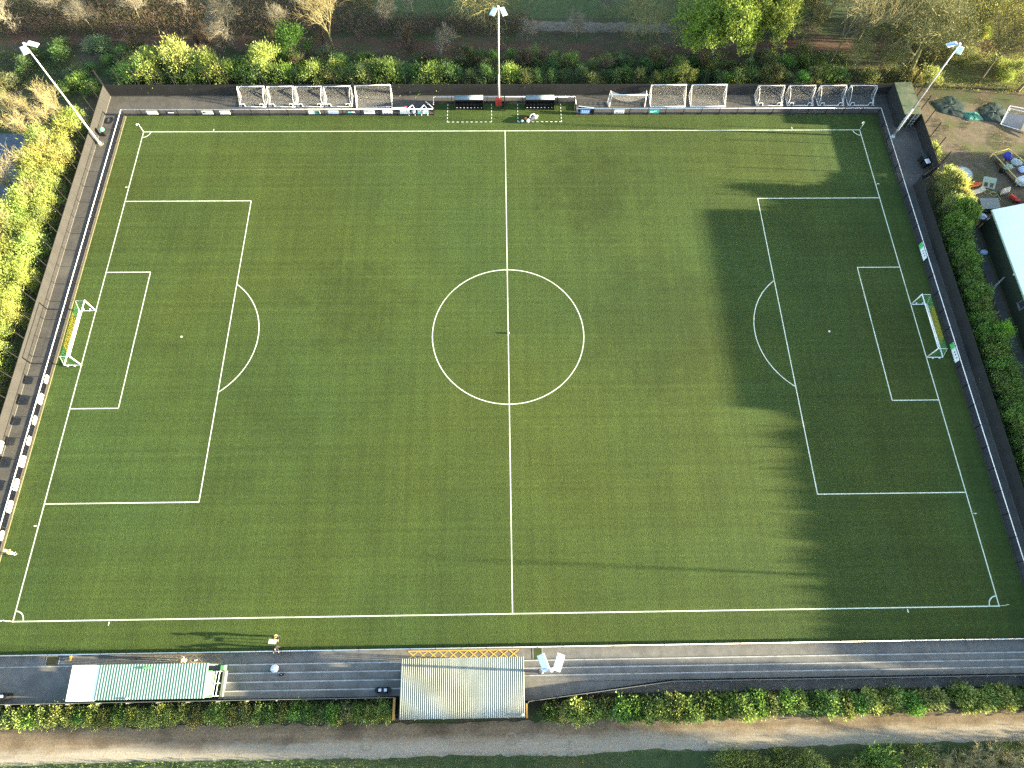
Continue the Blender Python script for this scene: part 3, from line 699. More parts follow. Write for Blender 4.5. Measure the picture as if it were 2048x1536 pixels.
# ------------------------------------------------------------------ floodlights
def mast(x, y, h, yaw, label, base=True, fold=False):
    t = thing('floodlight_mast', label, 'floodlight', (x, y, 0), 'floodlight masts round the pitch')
    m = MB(); m.tube((x,y,0),(x,y,.35),.26,.24,12); m.tube((x,y,.35),(x,y,h*.35),.14,.11,12); m.tube((x,y,h*.35),(x,y,h),.11,.06,12); m.build('pole', M['galv'], t, smooth=True)
    m = MB(); m.tube((x,y,-.02),(x,y,.06),.48,.48,14); m.build('base_plate', M['kerb'], t)
    c = Vector((x,y,h)); f = Vector((math.cos(yaw), math.sin(yaw), 0)); u = Vector((-f.y, f.x, 0))
    m = MB(); m.tube(c-Vector((0,0,.1)), c+Vector((0,0,.28)), .15, .15, 12)
    for s in (-1, 1): m.tube(c, c+u*s*.45+f*.05, .05, .05, 6)
    m.build('head_bracket', M['galv'], t)
    for s in (-1, 1):
        a = yaw + s*R(21)
        ff = Vector((math.cos(a), math.sin(a), 0)); uu = Vector((-ff.y, ff.x, 0)); cc = c + u*s*.38 + ff*.66
        m = MB(); m.obox(tuple(cc), 1.18, .62, .10, a, R(6)); b = m.build('lamp_housing', M['rail_white'], t)
        for k in range(4):
            q = cc + ff*(-.41+.275*k) + Vector((0,0,.064-.029*(k-1.5)))
            m = MB(); m.obox(tuple(q),   .215, .52, .03, a, R(6)); m.build('lamp_panel', M['glass_lamp'], b)
        q = cc - ff*.64
        m = MB(); m.obox(tuple(q), .11, .62, .16, a); m.build('driver_box', M['rail_white'], b)
    return t
mast(-.81, 37.12, 15.0, R(-90), 'pale floodlight mast with a red cabinet at its foot, between the dugouts')
mast(-55.7, 30.0, 15.7, R(-35), 'white sunlit floodlight mast beside the green bin')
mast(54.5, 30.7, 15.0, R(-145), 'floodlight mast in shade beside the storage container')
mast(2.75, -37.55, 15.0, R(90), 'floodlight mast on the terrace beside the big roofed stand, seen from overhead')
t = thing('shadow_pole', 'plain unseen pole added outside the barrier to cast a long thin shadow', 'pole', (54.4, -30.0, 0))  # unseen mast reduced to a bare pole for its thin shadow on the pitch
m = MB(); m.tube((54.4,-30,0),(54.4,-30,10.2),.12,.07,10); m.build('shaft', M['galv'], t, smooth=True)
m = MB(); m.blob((54.4,-30,10.28),.1,.1,.1); m.build('cap', M['rail_white'], t)
m = MB(); m.tube((54.4,-30,-.02),(54.4,-30,.06),.35,.35,14); m.build('base_plate', M['kerb'], t)

# ------------------------------------------------------------------ stands
def corrugated(x0, x1, y0, y1, z0, z1, pitch, amp, th=.02, duty=.5, sl=.12):
    """ribs run along y; z0 at y0, z1 at y1"""
    m = MB(); n = int(round((x1-x0)/pitch)); pr = []
    for i in range(n):
        a = x0 + i*pitch
        pr += [(a, 0), (a+pitch*(.5-duty*.5), 0), (a+pitch*(.5-duty*.5+sl), amp), (a+pitch*(.5+duty*.5-sl), amp), (a+pitch*(.5+duty*.5), 0)]
    pr.append((x1, 0)); k = len(pr); vs = []
    for dz in (0, -th):
        for y, z in ((y0, z0), (y1, z1)):
            vs += [(x, y, z+h+dz) for x, h in pr]
    fs = []
    for i in range(k-1):
        fs.append((i, i+1, k+i+1, k+i)); fs.append((2*k+i, 3*k+i, 3*k+i+1, 2*k+i+1))
        fs.append((i+1, i, 2*k+i, 2*k+i+1)); fs.append((k+i, k+i+1, 3*k+i+1, 3*k+i))
    fs += [(0, k, 3*k, 2*k), (k-1, 3*k-1, 4*k-1, 2*k-1)]
    m.add(vs, fs); return m
t = thing('covered_stand', 'big stand under a pale grey ribbed roof beside the yellow hatching', 'stand', (-4.85, -39, 0))
r = corrugated(-10.62, .95, -41.42, -36.25, 3.02, 3.3, .19, .036, duty=.72, sl=.24).build('roof', M['roof_pale'], t)
m = MB(); m.box(-10.5,.85,-41.3,-41.22,.0,2.9); m.build('back_wall', M['black_panel'], t)
for x in (-10.5, .8):
    m = MB(); m.box(x-.03,x+.03,-41.2,-37.2,.0,2.95); m.build('side_wall', M['black_panel'], t)
    for y in (-36.6, -38.9):
        m = MB(); m.box(x-.06,x+.06,y-.06,y+.06,0,3.05 if y > -37 else 2.98); m.build('post', M['black_metal'], t)
for x in (-8, -5, -2):
    m = MB(); m.box(x-.05,x+.05,-36.65,-36.55,0,3.2); m.build('post', M['black_metal'], t)
m = MB(); m.bar((-10.6,-36.45,3.2),(.9,-36.45,3.2),.08,.12); m.bar((-10.6,-41.15,2.95),(.9,-41.15,2.95),.08,.12); m.build('roof_beam', M['frame_grey'], t)
m = MB(); m.lathe((.75,-41.2,3.1),[(.1,0),(.13,.05),(.12,.14),(.05,.2)],12); m.build('vent_cap', M['white_plastic'], t)
for x in (-3.8, -6.6, -9.2, -.6):
    m = MB(); m.bar((x,-41.5,2.6),(x,-41.38,3.0),.04,.04); m.build('gutter_bracket', M['galv'], t)
t = thing('end_fence', 'short black fence with yellow timber top between the big roofed stand and trimmed hedge', 'fence', (-11.3, -40.6, 0))
m = MB(); m.box(-11.1,-10.72,-41.5,-41.38,0,1.7); m.box(-11.34,-11.26,-41.5,-39.62,0,1.75); m.build('panel', M['black_panel'], t)
m = MB(); m.box(-11.42,-11.2,-41.5,-39.62,1.753,1.83); m.build('capping', M['wood_yellow'], t)
t = thing('end_fence', 'short black fence with a thin weathered timber top beside the stand, next to the laurels', 'fence', (1.2, -40.8, 0))
m = MB(); m.box(1.14,1.22,-41.55,-40.3,0,1.75); m.build('panel', M['black_panel'], t)
m = MB(); m.box(1.1,1.25,-41.55,-40.3,1.753,1.82); m.build('capping', M['wood_yellow'], t)

t = thing('covered_stand', 'low stand under a green and white ribbed roof beside the faded hatching', 'stand', (-34, -38, 0))
corrugated(-38.95, -28.8, -39.35, -36.33, 2.72, 2.88, .26, .055, duty=.8, sl=.3).build('roof', M['roof_green'], t)
m = MB(); m.add([(-41.55,-39.42,2.70),(-38.98,-39.42,2.70),(-38.98,-36.33,2.86),(-41.55,-36.33,2.86),(-41.55,-39.42,2.64),(-38.98,-39.42,2.64),(-38.98,-36.33,2.80),(-41.55,-36.33,2.80)],
                [(0,1,2,3),(7,6,5,4),(0,4,5,1),(1,5,6,2),(2,6,7,3),(3,7,4,0)]); m.build('roof_extension', M['roof_white'], t)
m = MB(); m.box(-41.4,-28.9,-39.3,-39.24,0,2.6); m.build('back_wall', M['green_paint'], t)
for x in (-41.35, -28.95):
    m = MB(); m.box(x-.03,x+.03,-39.2,-37,0,2.6); m.build('side_wall', M['green_paint'], t)
for x in (-41.3, -38.9, -36.4, -33.9, -31.4, -29.0):
    m = MB(); m.box(x-.05,x+.05,-36.5,-36.4,0,2.72); m.build('post', M['green_paint'], t)
for k in range(3):
    m = MB(); m.box(-41.2,-29.1,-37.5-.6*k,-36.95-.6*k,-.0,.35*(k+1)); m.build('seating_step', M['terrace'], t)
m = MB(); m.box(-34.9,-34.1,-36.75,-36.55,2.97,3.05); m.build('roof_patch', M['green_paint'], t)
m = MB(); m.lathe((-35.9,-39.25,2.8),[(.08,0),(.11,.05),(.1,.12),(.03,.18)],10); m.build('vent_cap', M['white_plastic'], t)
t = thing('access_ramp', 'black ramp with a pale double handrail at the end of the green roofed stand', 'ramp', (-28.4, -38, 0))
m = MB(); m.add([(-28.75,-39.3,.6),(-28.38,-39.3,.6),(-28.38,-36.45,.05),(-28.75,-36.45,.05),(-28.75,-39.3,-.02),(-28.38,-39.3,-.02),(-28.38,-36.45,-.02),(-28.75,-36.45,-.02)],
                [(0,1,2,3),(0,4,5,1),(1,5,6,2),(2,6,7,3),(3,7,4,0)]); m.build('deck', M['bin_black'], t)
m = MB(); zt = 1.35
for x in (-28.55, -28.25): m.tube((x,-39.2,zt+.2),(x,-37.05,zt),.03,.03,8)
m.tube((-28.55,-37.05,zt),(-28.25,-37.05,zt),.03,.03,8); m.tube((-28.55,-38.1,zt+.1),(-28.25,-38.1,zt+.1),.03,.03,8)
for x in (-28.55, -28.25):
    for y in (-37.05, -38.1, -39.2): m.tube((x,y,.1),(x,y,zt+.1),.025,.025,6)
m.build('handrail', M['board_white'], t)
m = MB(); m.box(-28.1,-27.85,-39.3,-37.0,.0,.95); m.build('side_wall', M['frame_grey'], t)
m = MB(); m.box(-28.35,-28.0,-36.95,-36.5,.3,1.1); m.build('end_panel', M['green_paint'], t)
# mats in the walkway
for x0, x1, y0, y1, lab in ((-45.9,-44.7,-36.2,-35.45,'dark grassy mat in the sunlit corner of the walkway'), (2.0,2.85,-36.44,-35.42,'dark brown mat across the walkway beside the terrace floodlight')):
    t = thing('floor_mat', lab, 'mat', ((x0+x1)/2,(y0+y1)/2,0)); m = MB(); m.box(x0,x1,y0,y1,-.01,.012); m.build('mat_surface', M['soil'], t)
    m = MB()
    for x in (x0-.03, x1+.03): m.box(x-.03,x+.03,y0,y1,-.01,.02)
    m.build('edge_strip', M['nosing'], t)

# ------------------------------------------------------------------ clubhouse and yard
t = thing('clubhouse', 'dark green walled clubhouse under a white pitched roof, in the shade', 'building', (68, 2, 0))
x0, xr, x1, ya, yb_, ze, zr = 62.4, 74.9, 87.4, 15.3, -12.2, 3.3, 7.95
m = MB(); m.add([(x0,yb_,0),(x1,yb_,0),(x1,ya,0),(x0,ya,0),(x0,yb_,ze),(x1,yb_,ze),(x1,ya,ze),(x0,ya,ze),(xr,yb_,zr-.1),(xr,ya,zr-.1)],
                [(0,1,5,8,4),(2,3,7,9,6),(3,0,4,7),(1,2,6,5)]); m.build('wall', M['wall_dark_green'], t)
e = .42; sl = (zr-ze)/(xr-x0)
for s in (0, 1):
    m = MB(); xe = x0-e if s == 0 else x1+e; zz_ = ze-e*sl; yA, yB2 = ya-1.5 if False else ya+.35, yb_-.35
    a = [(xe,yB2,zz_),(xr,yB2,zr),(xr,yA,zr),(xe,yA,zz_)]
    if s: a = a[::-1]
    m.add(a+[(p[0],p[1],p[2]-.12) for p in a], [(3,2,1,0) if s==0 else (3,2,1,0),(4,5,6,7),(0,1,5,4),(1,2,6,5),(2,3,7,6),(3,0,4,7)])
    rf = m.build('roof', M['club_roof'], t)
    if s == 0:
        sm = MB()
        for k in range(28):
            y = yB2 + (k+.5)*(yA-yB2)/28; sm.bar((xe+.02,y,zz_+.02),(xr-.02,y,zr+.02),.03,.03)
        sm.build('seam', M['club_roof'], rf)
        gm = MB(); gm.bar((xe-.05,yB2,zz_-.08),(xe-.05,yA,zz_-.08),.12,.12); gm.build('gutter', M['pale_green'], rf)
w_ = MB(); w_.box(x0-.04,x0+.02,1.9,2.9,1.5,2.5); wf = w_.build('window', M['frame_grey'], t)
w_ = MB(); w_.box(x0-.055,x0-.035,2.0,2.8,1.6,2.4); w_.build('pane', M['glass'], wf)
w_ = MB(); w_.box(x0-.16,x0-.04,1.85,2.95,1.42,1.497); w_.build('sill', M['frame_grey'], wf)
l = MB(); l.box(x0-.22,x0-.0,6.2,6.42,2.5,2.7); l.build('wall_lamp', M['white_plastic'], t)
l = MB(); l.path([(x0-1.6,5.6,0),(x0-1.6,5.6,1.0),(x0-.05,6.9,1.0)], .03); l.path([(x0-1.6,5.75,0),(x0-1.6,5.75,.85),(x0-.05,7.0,.85)], .03); l.build('handrail', M['galv'], t)
t = thing('gate_post', 'thin dark post at the corner of the clubhouse wall', 'post', (61.6,15.5,0)); m = MB(); m.bar((62.35,15.5,1.0),(61.4,14.9,1.0),.08,2.0); m.build('panel', M['black_metal'], t)

t = thing('storage_container', 'storage container with a mossy ribbed roof in the corner by the shaded floodlight', 'container', (56.6, 35.45, 0))
m = MB(); m.box(55.38,57.72,32.58,38.4,.1,2.5); m.build('body', M['container'], t)
m = MB(); n = 29
for k in range(n):
    y = 32.5 + k*5.95/n; m.add([(55.3,y,2.5),(57.8,y,2.5),(57.8,y+.103,2.62),(55.3,y+.103,2.62),(57.8,y+.205,2.5),(55.3,y+.205,2.5)], [(0,1,2,3),(3,2,4,5)])
m.build('roof', M['container_roof'], t)
for s in (0, 1):
    d = MB(); a = 55.42+s*1.15; d.box(a,a+1.1,32.52,32.578,.15,2.45); dr = d.build('door', M['container'], t)
    d = MB()
    for q in (.3, .8): d.tube((a+q,32.48,.15),(a+q,32.48,2.45),.025,.025,6)
    for z in (.7, 1.2, 1.7): d.bar((a+.15,32.48,z),(a+.95,32.48,z),.03,.03)
    d.build('lock_bar', M['galv'], dr)
# tarpaulins, stored goal, board
def tarp(poly, h, mat_, label, seed):
    cx = sum(p[0] for p in poly)/len(poly); cy = sum(p[1] for p in poly)/len(poly); rr = random.Random(seed)
    t = thing('tarpaulin', label, 'tarpaulin', (cx, cy, 0)); m = MB(); rings = 6; n = 36; vs = []; fs = []
    def edge(a):
        best = None
        for i in range(len(poly)):
            p, q = Vector(poly[i])-Vector((cx,cy)), Vector(poly[(i+1)%len(poly)])-Vector((cx,cy)); d = Vector((math.cos(a), math.sin(a))); e_ = q-p
            den = d.x*e_.y-d.y*e_.x
            if abs(den) < 1e-9: continue
            tt = (p.x*e_.y-p.y*e_.x)/den; uu = (p.x*d.y-p.y*d.x)/den
            if tt > 0 and -1e-6 <= uu <= 1+1e-6: best = tt if best is None else min(best, tt)
        return best or 1
    for k in range(rings+1):
        f = k/rings
        for i in range(n):
            a = 2*math.pi*i/n; e_ = edge(a)*f; z = h*(1-f**4)*(1+rr.uniform(-.5,.5)) + (.02 if f == 1 else 0)
            vs.append((cx+e_*math.cos(a), cy+e_*math.sin(a), max(z, .0)))
    for k in range(rings):
        for i in range(n):
            j = (i+1) % n; fs.append((k*n+i, (k+1)*n+i, (k+1)*n+j, k*n+j))
    m.add(vs, fs); m.build('sheet', mat_, t, smooth=True); return t
tarp([(61.7,37.4),(65.3,38.6),(66.8,36.7),(65.6,34.3),(62.6,35.4)], .16, M['tarp_dark'], 'large dark green tarpaulin nearest the storage container', 1)
tarp([(65.5,35.3),(67.9,35.4),(68.6,33.8),(66.2,33.8)], .14, M['tarp_teal'], 'faded teal tarpaulin between two dark green ones', 2)
tarp([(68.3,36.0),(71.2,37.4),(72.4,36.0),(71.3,33.2),(68.6,33.8)], .15, M['tarp_dark'], 'dark green tarpaulin beside the goal stored in the yard', 3)
t = thing('training_goal', 'white goal frame with a blue net leaning in the yard by the plywood sheet', 'goal', (73.2, 34.2, 0))
m = MB(); q = [(70.6,33.0,.1),(71.8,35.2,1.3),(75.4,34.2,1.3),(74.0,31.4,.1)]; m.path(q+[q[0]], .06); q2 = [(71.0,33.3,.1),(72.0,35.0,1.0),(75.0,34.0,1.0)]; m.path(q2, .04); m.build('frame', M['rail_white'], t)
m = MB(); net_panel(m, *q, .16, .008); m.build('net', M['net_white'], t)
m = MB(); m.add([(70.9,33.1,.08),(71.9,35.0,.3),(75.2,34.0,.3),(73.9,31.7,.08)], [(0,1,2,3)]); m.build('ground_sheet', mat('blue_sheet', (.05,.075,.13), None, 2), t)
t = thing('plywood_sheet', 'bare plywood sheet lying against the goal stored in the yard', 'board', (74.2,31.6,0)); m = MB(); m.obox((74.2,31.7,.45), 2.2, 1.5, .04, R(-30), R(12), 'X'); m.build('board', M['plywood'], t)
# trailer with a pale yellow frame and what lies in it
t = thing('flatbed_trailer', 'pale yellow framed trailer piled with junk in the yard', 'trailer', (69, 24.8, 0))
Q = [(67.1,26.9),(69.5,27.7),(71.6,24.4),(69.2,21.9)]
m = MB(); m.prism([(67.25,26.75),(69.4,27.5),(71.4,24.4),(69.15,22.1)], .35, .45); m.build('bed', M['cloth_brown'], t)
m = MB(); P4 = [(*p, .95) for p in Q]; m.path(P4+[P4[0]], .055)
for p in Q: m.tube((*p,.1),(*p,.95),.05)
m.path([(67.1,26.9,.95),(66.5,26.35,.9)], .06); m.build('frame', M['yellow_frame'], t)
m = MB()
for p in ((67.9,24.4),(71.0,26.3)): m.tube((p[0]-.1,p[1]-.08,.3),(p[0]+.1,p[1]+.08,.3),.3,.3,14)
m.build('wheel', M['bin_black'], t)
def lump(name, label, cat, x, y, z, rx, ry, rz, mt, seed, part='bag'):
    t = thing(name, label, cat, (x, y, z)); m = MB(); m.blob((x,y,z+rz*.85), rx, ry, rz, 12, 8, .16, seed)
    m.blob((x+rx*.45,y-ry*.3,z+rz*.75), rx*.6, ry*.6, rz*.7, 10, 6, .2, seed+50); m.build(part, mt, t)
    n = MB(); n.blob((x-rx*.3,y+ry*.2,z+rz*1.65), rx*.16, ry*.16, rz*.3, 7, 5, .2, seed+90); n.build('tied_neck', mt, t); return t
lump('refuse_sack', 'deep blue sack in the corner of the trailer', 'sack', 69.2,26.6,.45,.5,.62,.4,M['blue'],21)
lump('refuse_sack', 'grey green net sack in the middle of the trailer', 'sack', 70.0,25.5,.45,.75,.6,.35,M['mark_grey'],22)
lump('refuse_sack', 'pale blue sack at the open end of the trailer', 'sack', 70.4,24.2,.45,.55,.5,.35,M['pale_blue'],23)
lump('refuse_sack', 'brown sack behind the pale frame in the trailer', 'sack', 68.0,26.0,.45,.45,.5,.32,M['cloth_brown'],24)
lump('refuse_sack', 'pale grey green sack overhanging the trailer side', 'sack', 68.5,24.6,.45,.6,.4,.42,M['pale_green'],25)
lump('refuse_sack', 'big white sack beyond the end of the trailer', 'sack', 69.9,22.4,0,.8,.75,.7,M['white_plastic'],26)
lump('refuse_sack', 'cream sack beside the big white sack', 'sack', 72.1,22.9,0,.75,.8,.6,M['cream'],27)
lump('refuse_sack', 'small white sack on the ground by the clubhouse roof corner', 'sack', 70.3,18.6,0,.6,.4,.4,M['white_plastic'],28)
lump('refuse_sack', 'yellow sack on top of junk by the clubhouse', 'sack', 69.9,19.4,.2,.4,.45,.35,M['yellow_frame'],29)
lump('refuse_sack', 'small pink sack at the trailer corner', 'sack', 71.9,24.4,0,.4,.35,.5,M['cloth_pale'],30)
t = thing('plank', 'pale timber plank lying inside the trailer', 'plank', (69.1,25.2,.45)); m = MB(); m.obox((69.15,25.2,.52), .3, 1.3, .08, R(38)); m.obox((69.2,25.15,.575), .06, 1.3, .03, R(38)); m.build('board', M['plywood'], t)
# other junk on the ground
t = thing('trampoline', 'round grey trampoline top lying by the hedge end', 'trampoline', (62.6,24.0,0))
m = MB(); m.lathe((62.6,24.0,.25),[(1.15,0),(1.15,.05),(.2,.06),(.02,.06)],20); m.build('mat', M['mark_grey'], t)
m = MB(); P = [(62.6+1.25*math.cos(a), 24.0+1.25*math.sin(a), .3) for a in [2*math.pi*k/20 for k in range(21)]]; m.path(P, .05); m.build('rim', M['frame_grey'], t)
for k in range(4):
    a = k*1.57+.5; m = MB(); m.tube((62.6+1.2*math.cos(a),24+1.2*math.sin(a),0),(62.6+1.2*math.cos(a),24+1.2*math.sin(a),.3),.04); m.build('leg', M['frame_grey'], t)
t = thing('crate', 'pale green crate lying on the round trampoline', 'crate', (62.2,23.6,.32)); m = MB(); c = (62.2,23.55,.33)
m.obox((c[0],c[1],c[2]), .75, .5, .04, R(-30)); 
for dx, dy, a, b in ((.36,0,.03,.5),(-.36,0,.03,.5),(0,.24,.75,.03),(0,-.24,.75,.03)):
    v = Matrix.Rotation(R(-30),3,'Z') @ Vector((dx,dy,0)); m.obox((c[0]+v.x,c[1]+v.y,c[2]+.12), a, b, .22, R(-30))
m.build('body', M['pale_green'], t)
t = thing('kayak', 'bright orange plastic kayak beside the hedge end', 'kayak', (63.3,22.1,0)); m = MB(); vs = []; fs = []; n = 14; L = 3.0
for i in range(n+1):
    u = i/n; wd = .36*math.sin(math.pi*min(max(u,.02),.98))**.6; x = (u-.5)*L
    for yy, zz2 in ((-wd,.22),(-wd*.7,.02),(wd*.7,.02),(wd,.22),(wd*.5,.33),(-wd*.5,.33)): 
        v = Matrix.Rotation(R(12),3,'Z') @ Vector((x,yy,0)); vs.append((63.35+v.x,22.1+v.y,zz2))
for i in range(n):
    for k in range(6): fs.append((i*6+k, i*6+(k+1)%6, (i+1)*6+(k+1)%6, (i+1)*6+k))
fs += [(5,4,3,2,1,0), tuple(n*6+k for k in range(6))]
m.add(vs, fs); m.build('hull', M['orange'], t)
m = MB()
for dx in (-.5, .45): m.obox((63.35+dx,22.1+dx*.2,.34), .65, .34, .04, R(12))
m.build('seat_well', M['red'], t)
t = thing('sun_bed', 'cream sun bed lying beside the orange kayak', 'sun bed', (63.4,21.0,0))
m = MB(); m.obox((63.3,20.85,.25), 1.9, .7, .08, R(20)); m.build('cushion', M['cream'], t)
m = MB(); m.obox((64.3,21.25,.4), .5, .75, .05, R(20), R(-35)); m.build('backrest', M['board_cream'], t)
for dx, dy in ((-.8,-.3),(-.8,.3),(.8,-.3),(.8,.3)):
    v = Matrix.Rotation(R(20),3,'Z') @ Vector((dx,dy,0)); m = MB(); m.tube((63.3+v.x,20.85+v.y,0),(63.3+v.x,20.85+v.y,.22),.03); m.build('leg', M['frame_grey'], t)
t = thing('target_board', 'pale green board with two square holes standing in the yard', 'board', (65.4,22.2,0)); m = MB()
def tb(a, b, c, d):
    ca, cb = (a+b)/2, (c+d)/2; v = Matrix.Rotation(R(-14),3,'Z') @ Matrix.Rotation(R(25),3,'X') @ Vector((ca, cb, 0)); m.obox((65.4+v.x,22.2+v.y,.5+v.z), b-a, d-c, .05, R(-14), R(25), 'X')
tb(-.85,.85,.0,.75); tb(-.85,-.62,-.75,-.004); tb(-.12,.12,-.75,-.004); tb(.62,.85,-.75,-.004); tb(-.616,-.124,-.75,-.6); tb(.124,.616,-.75,-.6); m.build('panel', M['pale_green'], t)
t = thing('garden_hose', 'yellow green hose lying in two loops by the grey lidded box', 'hose', (65.6,20.8,0)); m = MB(); P = []
for k in range(41):
    a = k/40*4*math.pi; c = (65.1, 21.0) if k <= 20 else (65.85, 20.7); P.append((c[0]+.42*math.cos(a), c[1]+.36*math.sin(a), .04))
P += [(66.4,20.3,.04),(66.5,19.8,.04),(66.2,19.5,.04)]; m.path(P, .035); m.build('tube', M['hose'], t)
t = thing('storage_box', 'dark box under a grey lid by the clubhouse corner', 'box', (63.9,18.2,0)); m = MB(); m.box(62.75,65.05,17.55,18.95,0,.95); m.build('body', M['tarp_dark'], t)
m = MB(); m.add([(62.65,17.45,.97),(65.15,17.45,.97),(65.15,19.05,1.15),(62.65,19.05,1.15),(62.65,17.45,1.05),(65.15,17.45,1.05),(65.15,19.05,1.23),(62.65,19.05,1.23)],[(3,2,1,0),(4,5,6,7),(0,1,5,4),(1,2,6,5),(2,3,7,6),(3,0,4,7)]); m.build('lid', M['grey_lid'], t)
for k, (x, y, s, lab) in enumerate(((62.9,16.7,.6,'larger pale blue sack against the clubhouse corner'),(63.9,16.2,.45,'smaller white sack against the clubhouse corner'),(61.5,11.2,.45,'pale blue bundle under the hedge by the clubhouse wall'))):
    lump('refuse_sack', lab, 'sack', x, y, 0, s, s*.8, s*.6, M['pale_blue'] if k != 1 else M['white_plastic'], 40+k)
t = thing('folded_mattress', 'striped cream mattress beside the trailer end', 'mattress', (67.3,20.9,0)); m = MB()
for k in range(6): m.obox((66.9+.17*k,20.8+.05*k,.35), .14, .95, .5, R(-28), R(15))
m.build('stripe_roll', M['cream'], t); m = MB(); m.obox((67.35,20.95,.12), 1.2, .9, .2, R(20)); m.build('base', M['frame_grey'], t)
t = thing('ride_on_toy', 'red plastic ride on toy lying by the clubhouse roof edge', 'toy', (68.2,19.6,0)); m = MB(); m.obox((68.0,19.9,.35), .5, .8, .35, R(40), R(15)); m.obox((68.5,19.4,.25), .7, .4, .3, R(-10)); m.build('body', M['red'], t)
m = MB()
for dx, dy in ((-.2,-.25),(.3,-.3),(.2,.3)): m.tube((68.2+dx,19.5+dy,.14),(68.3+dx,19.5+dy,.14),.14,.14,10)
m.build('wheel', M['bin_black'], t)
t = thing('traffic_cone', 'orange cone at the far corner of the trailer', 'cone', (72.4,24.6,0)); m = MB(); m.lathe((72.4,24.5,0),[(.3,0),(.3,.05),(.2,.06),(.05,.75),(.02,.76)],12); m.build('body', M['orange'], t); m = MB(); m.lathe((72.4,24.5,.3),[(.155,0),(.11,.22)],12); m.build('band', M['board_white'], t)

# ------------------------------------------------------------------ bins, balls, bags, flags
def wheelie(x, y, mt, lid, label, rz=0, s=1.0):
    t = thing('wheelie_bin', label, 'bin', (x, y, 0)); m = MB()
    v = lambda a, b, z: (x + math.cos(rz)*a-math.sin(rz)*b, y + math.sin(rz)*a+math.cos(rz)*b, z)
    a, b = .26*s, .32*s
    m.add([v(-a*.8,-b*.8,.06),v(a*.8,-b*.8,.06),v(a*.8,b*.8,.06),v(-a*.8,b*.8,.06),v(-a,-b,1.0*s),v(a,-b,1.0*s),v(a,b,1.0*s),v(-a,b,1.0*s)],[(3,2,1,0),(4,5,6,7),(0,1,5,4),(1,2,6,5),(2,3,7,6),(3,0,4,7)]); m.build('body', mt, t)
    m = MB(); m.add([v(-a-.03,-b-.03,1.01*s),v(a+.03,-b-.03,1.01*s),v(a+.03,b+.05,1.05*s),v(-a-.03,b+.05,1.05*s),v(-a*.9,-b*.9,1.09*s),v(a*.9,-b*.9,1.09*s),v(a*.9,b*.9,1.12*s),v(-a*.9,b*.9,1.12*s)],[(3,2,1,0),(4,5,6,7),(0,1,5,4),(1,2,6,5),(2,3,7,6),(3,0,4,7)]); m.build('lid', lid, t)
    for q in (-1, 1):
        m = MB(); m.tube(v(q*(a-.06),b*.85,.1),v(q*(a-.01),b*.85,.1),.1,.1,10); m.build('wheel', M['bin_black'], t)
    return t
t = thing('litter_bin', 'round green litter bin with a pale lid beside the sunlit floodlight mast', 'bin', (-55.3,31.6,0)); m = MB(); m.lathe((-55.3,31.6,0),[(.27,0),(.30,.9)],16); m.build('body', M['bin_black'], t)
m = MB(); m.lathe((-55.3,31.6,.9),[(.33,0),(.33,.12),(.26,.28),(.05,.34)],16); m.build('lid', M['bin_green'], t)
t = thing('cable_ring', 'dark hoop lying on the path in the sunlit corner', 'hoop', (-55.3,34.3,0)); m = MB(); P = [(-55.2+.42*math.cos(a),34.2+.55*math.sin(a),.04) for a in [k*math.pi/9 for k in range(19)]]; m.path(P, .04); m.build('ring', M['bin_black'], t)
def double_bin(x, y, lab):
    t = thing('double_litter_bin', lab, 'bin', (x, y, 0)); m = MB(); m.obox((x,y,.5), 1.0, .55, .9); m.tube((x-.5,y,.05),(x-.5,y,.95),.27,.27,12); m.tube((x+.5,y,.05),(x+.5,y,.95),.27,.27,12); m.build('body', M['bin_black'], t)
    for s in (-1, 1):
        m = MB(); m.obox((x+s*.27,y,.97), .28, .26, .05); m.build('lid_plate', M['white_plastic'], t)
double_bin(-12.6, -38.95, 'black double bin with two white lid plates beside the big roofed stand')
double_bin(-49.0, -38.9, 'black double bin with white lid plates in the far end of the walkway')
wheelie(57.3, 26.3, M['bin_black'], M['tarp_dark'], 'black wheelie bin under the shaded fence corner, nearer the container', .3, 1.1)
wheelie(57.45, 25.4, M['bin_black'], M['galv'], 'black wheelie bin with a grey lid under the shaded fence corner', .2, 1.1)
t = thing('traffic_cone', 'small white topped marker lying beside the black fence gate', 'marker', (56.6,21.3,0)); m = MB(); m.lathe((56.4,21.2,0),[(.25,0),(.24,.05),(.1,.4),(.02,.42)],12); m.build('body', M['white_plastic'], t)
def ball(x, y, mt, lab, r=.11):
    t = thing('football', lab, 'ball', (x, y, .006)); m = MB(); m.blob((x,y,r+.006), r, r, r, 16, 10); m.build('cover', mt, t, smooth=True)
    m = MB()
    for th, ph in ((.3,.5),(1.2,2.2),(1.1,4.3),(1.25,.2),(2,3.3)):
        d = Vector((math.sin(th)*math.cos(ph), math.sin(th)*math.sin(ph), math.cos(th))); c = Vector((x,y,r+.006))+d*(r-.001)
        u = d.orthogonal().normalized(); w2 = d.cross(u); m.add([tuple(c+d*.003+u*(.035*math.cos(k*1.2566))+w2*(.035*math.sin(k*1.2566))) for k in range(5)], [(0,1,2,3,4)])
    m.build('panel', M['mark_dark'] if mt is not M['orange'] else M['cream'], t)
ball(0, 0.1, M['ball_white'], 'pale football on the centre spot', .125)
ball(2.45, 33.75, M['ball_white'], 'cream football beside the kit bag on the dashed line', .19)
ball(2.95, 34.2, M['orange'], 'orange football beside the kit bag', .19)
t = thing('kit_bag', 'white and navy kit bag lying beside two footballs', 'bag', (4.0, 34.15, 0)); m = MB()
